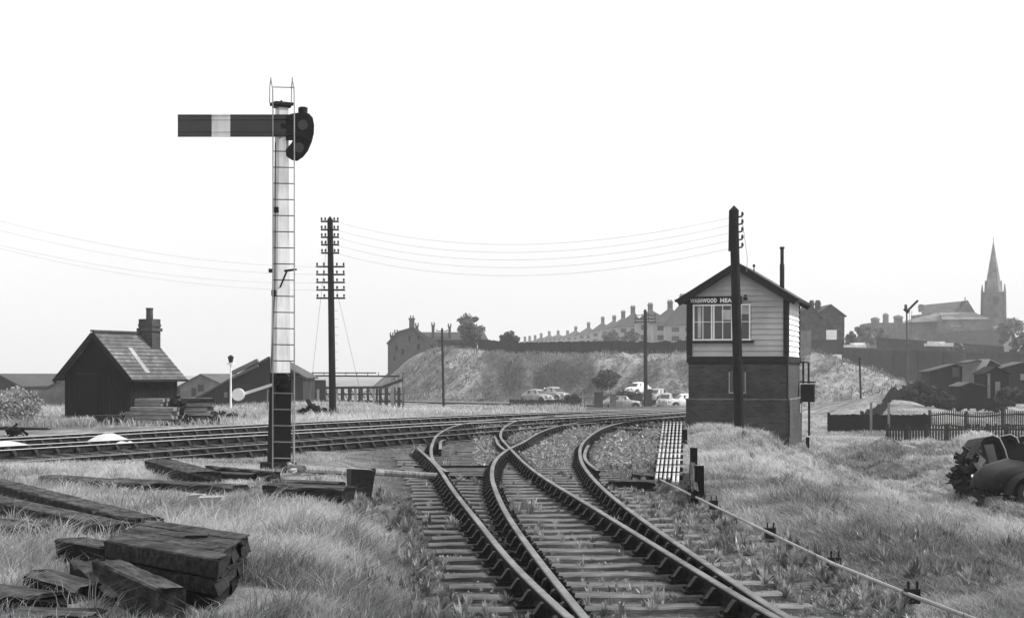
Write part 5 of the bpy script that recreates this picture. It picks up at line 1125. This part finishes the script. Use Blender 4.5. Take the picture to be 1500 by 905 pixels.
# wrecks in the field at the right
def wreck(lab, x, y, Y, rot, k=1.0): p = P(x, y, Y); return car('wrecked_car', lab, p, 0, 'carblack', rot=rot, wheels=True, dead=True, scale=k)
wreck('black wrecked car body nearest, nose to the left at the right edge', 1536, 727, 36.6, (R(-5), R(4), R(203)), .86)
def shell(lab, x, y, Y, w, h, tilt, yaw):
    root = thing('car_shell', lab, 'car shell', P(x, y, Y), yaw, 'dumped car shells in a row'); root.rotation_euler = (R(-6), tilt, yaw)
    arch = [(-w / 2, 0), (-w * .55, h * .55), (-w * .42, h * .86), (-w * .15, h), (w * .2, h * .99), (w * .42, h * .88), (w * .5, h * .6), (w / 2, 0)]
    inn = [(a_ * .8, b_ * .9) for a_, b_ in arch]
    M = MB(); M.prism(inn, .12, .9); M.build('back_panel', 'carblack', root)
    M = MB()
    for i in range(len(arch) - 1):
        (a0, b0), (a1, b1), (c0, d0), (c1, d1) = arch[i], arch[i + 1], inn[i], inn[i + 1]
        M.add([(a0, 0, b0), (a1, 0, b1), (c1, .02, d1), (c0, .02, d0), (a0, .85, b0), (a1, .85, b1), (c1, .85, d1), (c0, .85, d0)], [(0, 1, 2, 3), (0, 4, 5, 1), (3, 2, 6, 7), (4, 7, 6, 5)])
    M.build('roof_shell', 'carblack', root); M = MB(); M.tube([(a_ * 1.01, -.02, b_ * 1.01) for a_, b_ in arch[3:]], .016, 5); M.build('edge_trim', 'wire', root)
shell('first upright black car shell of the dumped row, beside the pale panel', 1464, 700, 39, .62, .98, R(-14), R(12))
shell('second upright black car shell of the dumped row', 1487, 696, 39.8, .60, .95, R(-12), R(10))
shell('third upright black car shell, cut by the right edge', 1511, 694, 40.6, .60, .92, R(-10), R(8))
p = P(1462, 700, 38.5)
M = MB(); M.slab([(-.16, 0, 0), (.04, 0, -.02), (-.06, .05, .42), (-.26, .05, .40)], .03); tag(M.build('car_door_glass', 'shedlight', loc=p + Vector((-.12, -.3, .36))), 'pale upright panel leaning on the wrecked cars', 'panel')
M = MB(); M.slab([(-.14, 0, 0), (.16, 0, .03), (.14, .1, .12), (-.14, .1, .1)], .02); tag(M.build('white_scrap', 'white', loc=P(1434, 702, 37)), 'small bright white scrap before the wrecks', 'scrap')
junk('tangle of dark scrap ironwork left of the wrecked cars', 1400, 1442, 658, 712, 38, 95, 'iron', sz=.33)
junk('dark scrap under the nearest wrecked car', 1425, 1500, 715, 748, 36, 60, 'iron', sz=.25)
ab = P(1418, 708, 38); M = MB(); M.tube([(-.25, 0, 0), (-.1, .1, .5), (.3, .2, .85)], .035, 5); M.tube([(.1, 0, 0), (.2, 0, .8)], .04, 5); M.cyl((-.28, 0, .02), (-.25, 0, .42), .05, n=6); tag(M.build('bent_axle', 'iron', loc=ab), 'bent bars sticking up from the scrap left of the wrecks', 'scrap')
M = MB(); M.box((0, 0, .1), (.34, .2, .3), .3, j=.03); tag(M.build('petrol_can', 'brickfar', loc=P(1455, 745, 35.2)), 'grey box-like scrap under the nearest wreck', 'scrap')
# ================================================================== ballast, grass, weeds
def region_points(n, yr, xr_fn, power=1.0):
    """random ground points; density falls with distance"""
    u = rng.uniform(0, 1, n); Y_ = yr[0] * (yr[1] / yr[0]) ** (u ** power); a_ = rng.uniform(-.325, .325, n) * Y_ if xr_fn is None else xr_fn(Y_, rng.uniform(0, 1, n)); return a_, Y_
_fn = [(rng.uniform(0, 6.28), rng.uniform(0, 6.28), rng.uniform(0, 3.14), fr_) for fr_ in (.35, .6, .9, 1.4, 2.1, 3.2, 4.6, 6.5, 9, 13)]
def fnoise(X, Y_):
    """irregular 0..1 patch field from warped sines"""
    s = 0 * X; w = 0
    for i, (p1, p2, th, fr_) in enumerate(_fn):
        u = X * math.cos(th) + Y_ * math.sin(th); v_ = -X * math.sin(th) + Y_ * math.cos(th); a_ = fr_ ** -.45
        s = s + a_ * np.sin(fr_ * u + p1 + 1.6 * np.sin(fr_ * .7 * v_ + p2)) * np.sin(fr_ * .8 * v_ + p1 * 2 + np.sin(fr_ * u * .6)); w += a_
    return np.clip(.5 + s / w * 2.0, 0, 1)
def clear_timber(X, Y_, front=.34):
    k = np.ones(len(X), bool)
    for (ax, ay_, bx, by, w) in TIMB:
        dx, dy = bx - ax, by - ay_; L2 = dx * dx + dy * dy + 1e-6
        for off, m_, pr_ in ((0, w / 2 + .04, 1.0), (front * .6, w / 2 + .1, .85)):
            Xo, Yo = X, Y_ + off; t_ = np.clip(((Xo - ax) * dx + (Yo - ay_) * dy) / L2, 0, 1); dd = np.hypot(Xo - ax - t_ * dx, Yo - ay_ - t_ * dy)
            k &= ~((dd < m_) & (rng.uniform(0, 1, len(X)) < pr_))
    return k
def blades(name, X, Y_, h, w, lean, g0, g1, label, wind=.0):
    n = len(X); z = gz(X, Y_) - .01; ang = rng.uniform(0, 2 * math.pi, n); la = rng.uniform(0, 2 * math.pi, n)
    hh_ = h * rng.uniform(.4, 1.2, n) * (.55 + .9 * fnoise(X + 31, Y_ - 17)); ld = lean * rng.uniform(.2, 1.3, n) * hh_
    dx, dy = np.cos(la) * ld + wind * hh_, np.sin(la) * ld; wx, wy = np.cos(ang) * w / 2, np.sin(ang) * w / 2
    b_ = np.stack([X, Y_, z], 1); m1 = b_ + np.stack([dx * .35, dy * .35, hh_ * .55], 1); tp = b_ + np.stack([dx, dy, hh_ * (1 - .25 * np.minimum(1, lean))], 1)
    o = np.stack([wx, wy, 0 * wx], 1)
    v = np.stack([b_ - o, b_ + o, m1 + o * .8, m1 - o * .8, tp], 1).reshape(-1, 3)
    i = np.arange(n)[:, None] * 5; f = np.concatenate([i + [0, 1, 2], i + [0, 2, 3], i + [3, 2, 4]], 0)
    patch = fnoise(X, Y_)
    g = np.repeat((g0 + (g1 - g0) * np.clip(.7 * patch + .45 * rng.uniform(0, 1, n) - .08, 0, 1)), 5)
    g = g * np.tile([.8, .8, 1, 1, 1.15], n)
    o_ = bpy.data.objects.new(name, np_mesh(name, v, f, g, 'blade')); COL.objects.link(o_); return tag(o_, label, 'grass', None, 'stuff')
# left bank grass
X, Y_ = region_points(330000, (9.5, 40), lambda Y_, u: -.33 * Y_ + u * (.33 * Y_ + rail1x(np.minimum(Y_, 39)) - .95))
n3 = (t3y(X) - Y_) * .4; keep = (n3 > .7 + rng.uniform(0, .8, len(X))) & ((rail1x(np.minimum(Y_, 39)) - .62 - X) > rng.uniform(0, .55, len(X)))
cl_ = .5 + .5 * np.sin(X * 2.3 + np.sin(Y_ * 1.7)) * np.sin(Y_ * 1.9 + X)
thin = np.where((Y_ > 21.5) & (X > -3.6), .10, 1.0) * np.where(Y_ > 29, .35, 1)
keep &= rng.uniform(0, 1, len(X)) < (.35 + .65 * cl_) * thin; keep &= clear_timber(X, Y_)
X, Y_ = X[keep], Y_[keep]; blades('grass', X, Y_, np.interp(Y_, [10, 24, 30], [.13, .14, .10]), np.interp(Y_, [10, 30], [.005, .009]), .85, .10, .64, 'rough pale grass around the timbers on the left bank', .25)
# right bank and field
X, Y_ = region_points(420000, (9.5, 62), lambda Y_, u: np.interp(Y_, [9, 12, 22, 34, 45, 56, 62], [2.9, 3.0, 2.7, 3.0, 4.0, 5.6, 7]) + u * (.32 * Y_ - np.interp(Y_, [9, 12, 22, 34, 45, 56, 62], [2.9, 3.0, 2.7, 3.0, 4.0, 5.6, 7])))
ed = np.interp(Y_, [9, 12, 22, 34, 45, 62], [3.2, 3.2, 3.1, 3.6, 4.8, 6.6]); keep = (X - ed) > rng.uniform(-.2, .5, len(X))
cl_ = .5 + .5 * np.sin(X * 1.5 + np.sin(Y_ * .9)) * np.sin(Y_ * .8 + X * .7); keep &= rng.uniform(0, 1, len(X)) < (.25 + .75 * cl_) * (1 - .93 * np.exp(-((X - 12.1) / 1.5)**4 - ((Y_ - 57.5) / 5)**4))
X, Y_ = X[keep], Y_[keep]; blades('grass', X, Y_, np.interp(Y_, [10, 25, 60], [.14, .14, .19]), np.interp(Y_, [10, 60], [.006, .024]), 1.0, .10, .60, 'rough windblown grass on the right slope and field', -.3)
def tussocks(X, Y_, per, h, label, g0=.07, g1=.5, wind=-.3):
    n = len(X); k = np.repeat(np.arange(n), per); r_ = np.abs(rng.normal(0, .10, n * per)) * np.interp(Y_[k], [10, 60], [1, 1.8]); t_ = rng.uniform(0, 6.28, n * per)
    blades('grass', X[k] + np.cos(t_) * r_, Y_[k] + np.sin(t_) * r_, h * np.interp(Y_[k], [10, 60], [1, 1.15]) * np.clip(1.2 - r_ * 2, .4, 1.2), np.interp(Y_[k], [10, 60], [.006, .022]), .9, g0, g1, label, wind)
X, Y_ = region_points(1150, (10, 60), lambda Y_, u: np.interp(Y_, [9, 34, 45, 60], [3.3, 3.9, 5, 7.5]) + u * (.32 * Y_ - np.interp(Y_, [9, 34, 45, 60], [3.3, 3.9, 5, 7.5]))); keep = rng.uniform(0, 1, len(X)) < 1 - .95 * np.exp(-((X - 12.1) / 1.5)**4 - ((Y_ - 57.5) / 5)**4)
tussocks(X[keep], Y_[keep], 60, .25, 'shaggy grass tussocks on the right slope')
X, Y_ = region_points(420, (10, 27), lambda Y_, u: -.33 * Y_ + u * (.33 * Y_ + rail1x(Y_) - 1.3)); keep = clear_timber(X, Y_, .5) & (((X + 3.65)**2 + (Y_ - 27)**2) > 9); tussocks(X[keep], Y_[keep], 60, .24, 'shaggy grass tussocks on the left bank', wind=.25)
# field beyond and verge beyond the lines
X, Y_ = region_points(90000, (60, 118), lambda Y_, u: (.165 + u * .155) * Y_)
blades('grass', X, Y_, np.full(len(X), .24), np.full(len(X), .04), .9, .12, .62, 'pale grass of the low field near the fences', -.2)
X, Y_ = region_points(90000, (60, 112), lambda Y_, u: (-.32 + u * .44) * Y_)
keep = ((Y_ - t1y(X)) > rng.uniform(3.0, 4.2, len(X))) & (X / Y_ < .035 + rng.uniform(-.01, .01, len(X))) & ~((Y_ < 69) & (X / Y_ > -.245) & (X / Y_ < -.17) & (rng.uniform(0, 1, len(X)) < .85)); X, Y_ = X[keep], Y_[keep]
blades('grass', X, Y_, np.full(len(X), .34), np.full(len(X), .035), .7, .16, .62, 'pale tall grass of the verge beyond the lines')
X, Y_ = region_points(120000, (140, 235), lambda Y_, u: (-.075 + u * .31) * Y_); d = ((Y_ - 205) + (X + 14)) * .707
keep = (d > -3) & (d < 22); cl_ = .5 + .5 * np.sin(X * .8 + 2 * np.sin(Y_ * .31)) * np.sin(Y_ * .5 + X * .9); keep &= rng.uniform(0, 1, len(X)) < .15 + .85 * cl_
X, Y_ = X[keep], Y_[keep]; blades('grass', X, Y_, np.full(len(X), .45), np.full(len(X), .09), .9, .05, .30, 'rough grass tufts over the road embankment')
# ballast stones
def stones(name, X, Y_, zo, sz, g0, g1, label):
    n = len(X); base = np.array([[1, 0, 0], [0, 1, 0], [-1, 0, 0], [0, -1, 0], [0, 0, .8], [0, 0, -.8]]); s = sz * rng.uniform(.4, 1.3, n)
    a_ = rng.uniform(0, 6.28, n); ca, sa = np.cos(a_), np.sin(a_); d = base[None] * (1 + rng.uniform(-.35, .35, (n, 6, 1))) * s[:, None, None]
    v = np.stack([d[..., 0] * ca[:, None] - d[..., 1] * sa[:, None], d[..., 0] * sa[:, None] + d[..., 1] * ca[:, None], d[..., 2]], -1) + np.stack([X, Y_, zo], 1)[:, None]
    f = np.array([[0, 1, 4], [1, 2, 4], [2, 3, 4], [3, 0, 4], [1, 0, 5], [2, 1, 5], [3, 2, 5], [0, 3, 5]])[None] + (np.arange(n) * 6)[:, None, None]
    o_ = bpy.data.objects.new(name, np_mesh(name, v.reshape(-1, 3), f.reshape(-1, 3), np.repeat(rng.uniform(g0, g1, n), 6), 'stonechip')); COL.objects.link(o_); return tag(o_, label, 'ballast', None, 'stuff')
X, Y_ = region_points(75000, (9.5, 62), None); keep = tdist(X, Y_) < .25; X, Y_ = X[keep], Y_[keep]
stones('ballast', X, Y_, gz(X, Y_) - .01 + rng.uniform(-.01, .006, len(X)), np.interp(Y_, [9, 60], [.018, .035]), .03, .24, 'scattered chippings and cinders between the rails')
# weeds
def weeds(name, X, Y_, r, nl, leaf, g0, g1, label, flowers=.03):
    n = len(X); cx_, cy_, czz = [np.repeat(q, nl) for q in (X, Y_, gz(X, Y_))]; rr = np.repeat(r * rng.uniform(.5, 1.4, n), nl); N_ = n * nl
    th = rng.uniform(0, 6.28, N_); q = rng.uniform(0, 1, N_) ** .6; c = np.stack([cx_ + np.cos(th) * rr * q, cy_ + np.sin(th) * rr * q, czz + rr * rng.uniform(.05, 1.3, N_) * (1.1 - q * .6)], 1)
    a_ = np.stack([np.cos(th), np.sin(th), rng.uniform(-.2, 1.0, N_)], 1); a_ /= np.linalg.norm(a_, axis=1)[:, None]; b_ = np.cross(a_, rng.normal(size=(N_, 3))); b_ /= np.linalg.norm(b_, axis=1)[:, None]
    s = (np.repeat(leaf * np.interp(Y_, [10, 40], [.8, 1.5]), nl) * rng.uniform(.6, 1.4, N_))[:, None]
    v = np.stack([c - a_ * s, c + b_ * s * .4, c + a_ * s, c - b_ * s * .4], 1).reshape(-1, 3)
    g = rng.uniform(g0, g1, N_); g[rng.uniform(0, 1, N_) < flowers] = .75
    o_ = bpy.data.objects.new(name, np_mesh(name, v, np.arange(N_ * 4).reshape(-1, 4), np.repeat(g, 4), 'leaf')); COL.objects.link(o_); return tag(o_, label, 'weeds', None, 'stuff')
def plants(name, X, Y_, h, g1, label, nl=34):
    """rosettes of long arching leaves with a few seed stalks"""
    n = len(X); hh_ = np.repeat(h * rng.uniform(.35, 1.25, n) * (.6 + .8 * fnoise(X * 2, Y_ * 2)), nl); cx_, cy_, cz_ = [np.repeat(q, nl) for q in (X, Y_, gz(X, Y_))]; N_ = n * nl
    la = rng.uniform(0, 6.28, N_); up = rng.uniform(.25, 1.0, N_) ** .7; ln = hh_ * rng.uniform(.6, 1.2, N_); dx, dy, dz = np.cos(la) * ln * (1.1 - up), np.sin(la) * ln * (1.1 - up), ln * up
    w_ = ln * rng.uniform(.035, .085, N_); px, py = -np.sin(la) * w_, np.cos(la) * w_; o0 = rng.uniform(0, .25, N_)[:, None]
    b_ = np.stack([cx_, cy_, cz_], 1); d_ = np.stack([dx, dy, dz], 1); p_ = np.stack([px, py, 0 * px], 1); b_ = b_ + d_ * o0
    v = np.stack([b_, b_ + d_ * .5 + p_, b_ + d_ * [1, 1, .85], b_ + d_ * .5 - p_], 1).reshape(-1, 3)
    g = np.repeat(rng.uniform(.07, g1, n), nl) * rng.uniform(.75, 1.25, N_); g[rng.uniform(0, 1, N_) < .012] = .7
    o_ = bpy.data.objects.new(name, np_mesh(name, v, np.arange(N_ * 4).reshape(-1, 4), np.repeat(g, 4), 'leaf')); COL.objects.link(o_); return tag(o_, label, 'weeds', None, 'stuff')
X, Y_ = region_points(2600, (10, 58), lambda Y_, u: np.interp(Y_, [9, 34, 58], [3.4, 4.0, 8]) + u * (.32 * Y_ - np.interp(Y_, [9, 34, 58], [3.4, 4.0, 8]))); keep = fnoise(X + 7, Y_ + 3) > .68
plants('weeds', X[keep], Y_[keep], .15, .30, 'taller leafy weeds scattered over the right-hand grass', 44)
X, Y_ = region_points(5200, (9.5, 44), lambda Y_, u: rail1x(np.minimum(Y_, 39)) - .7 + u * (np.interp(Y_, [9, 12, 22, 34, 45], [3.4, 3.3, 2.9, 3.2, 4.2]) - rail1x(np.minimum(Y_, 39)) + .7))
c4 = np.interp(Y_, [p[1] for p in R4], [p[0] for p in R4]); pr = np.where(X > c4 + .25, .75, .10 + .30 * (np.sin(X * 3 + Y_) * np.sin(Y_ * .7) > .2)); keep = rng.uniform(0, 1, len(X)) < pr
dmin = np.min([np.abs(X - np.interp(Y_, [p[1] for p in q], [p[0] for p in q])) for q in (R1, R2, R3, R4)], 0); keep &= dmin > .12; X, Y_ = X[keep], Y_[keep]
plants('weeds', X, Y_, .115, .38, 'upright leafy weeds between and beside the rails')
X, Y_ = region_points(2600, (34, 64), lambda Y_, u: -.02 * Y_ + u * .11 * Y_); dmin = np.min([np.abs(X - np.interp(Y_, [p[1] for p in q], [p[0] for p in q])) for q in (R1b, R2, R3, R4)], 0); keep = dmin > .3
weeds('weeds', X[keep], Y_[keep], .13, 14, .03, .10, .36, 'pale weeds in the far triangle between the diverging rails')
X, Y_ = region_points(450, (10, 26), lambda Y_, u: rail1x(Y_) - .62 - u * .9); plants('weeds', X, Y_, .15, .3, 'leafy weeds along the sleeper ends on the left')
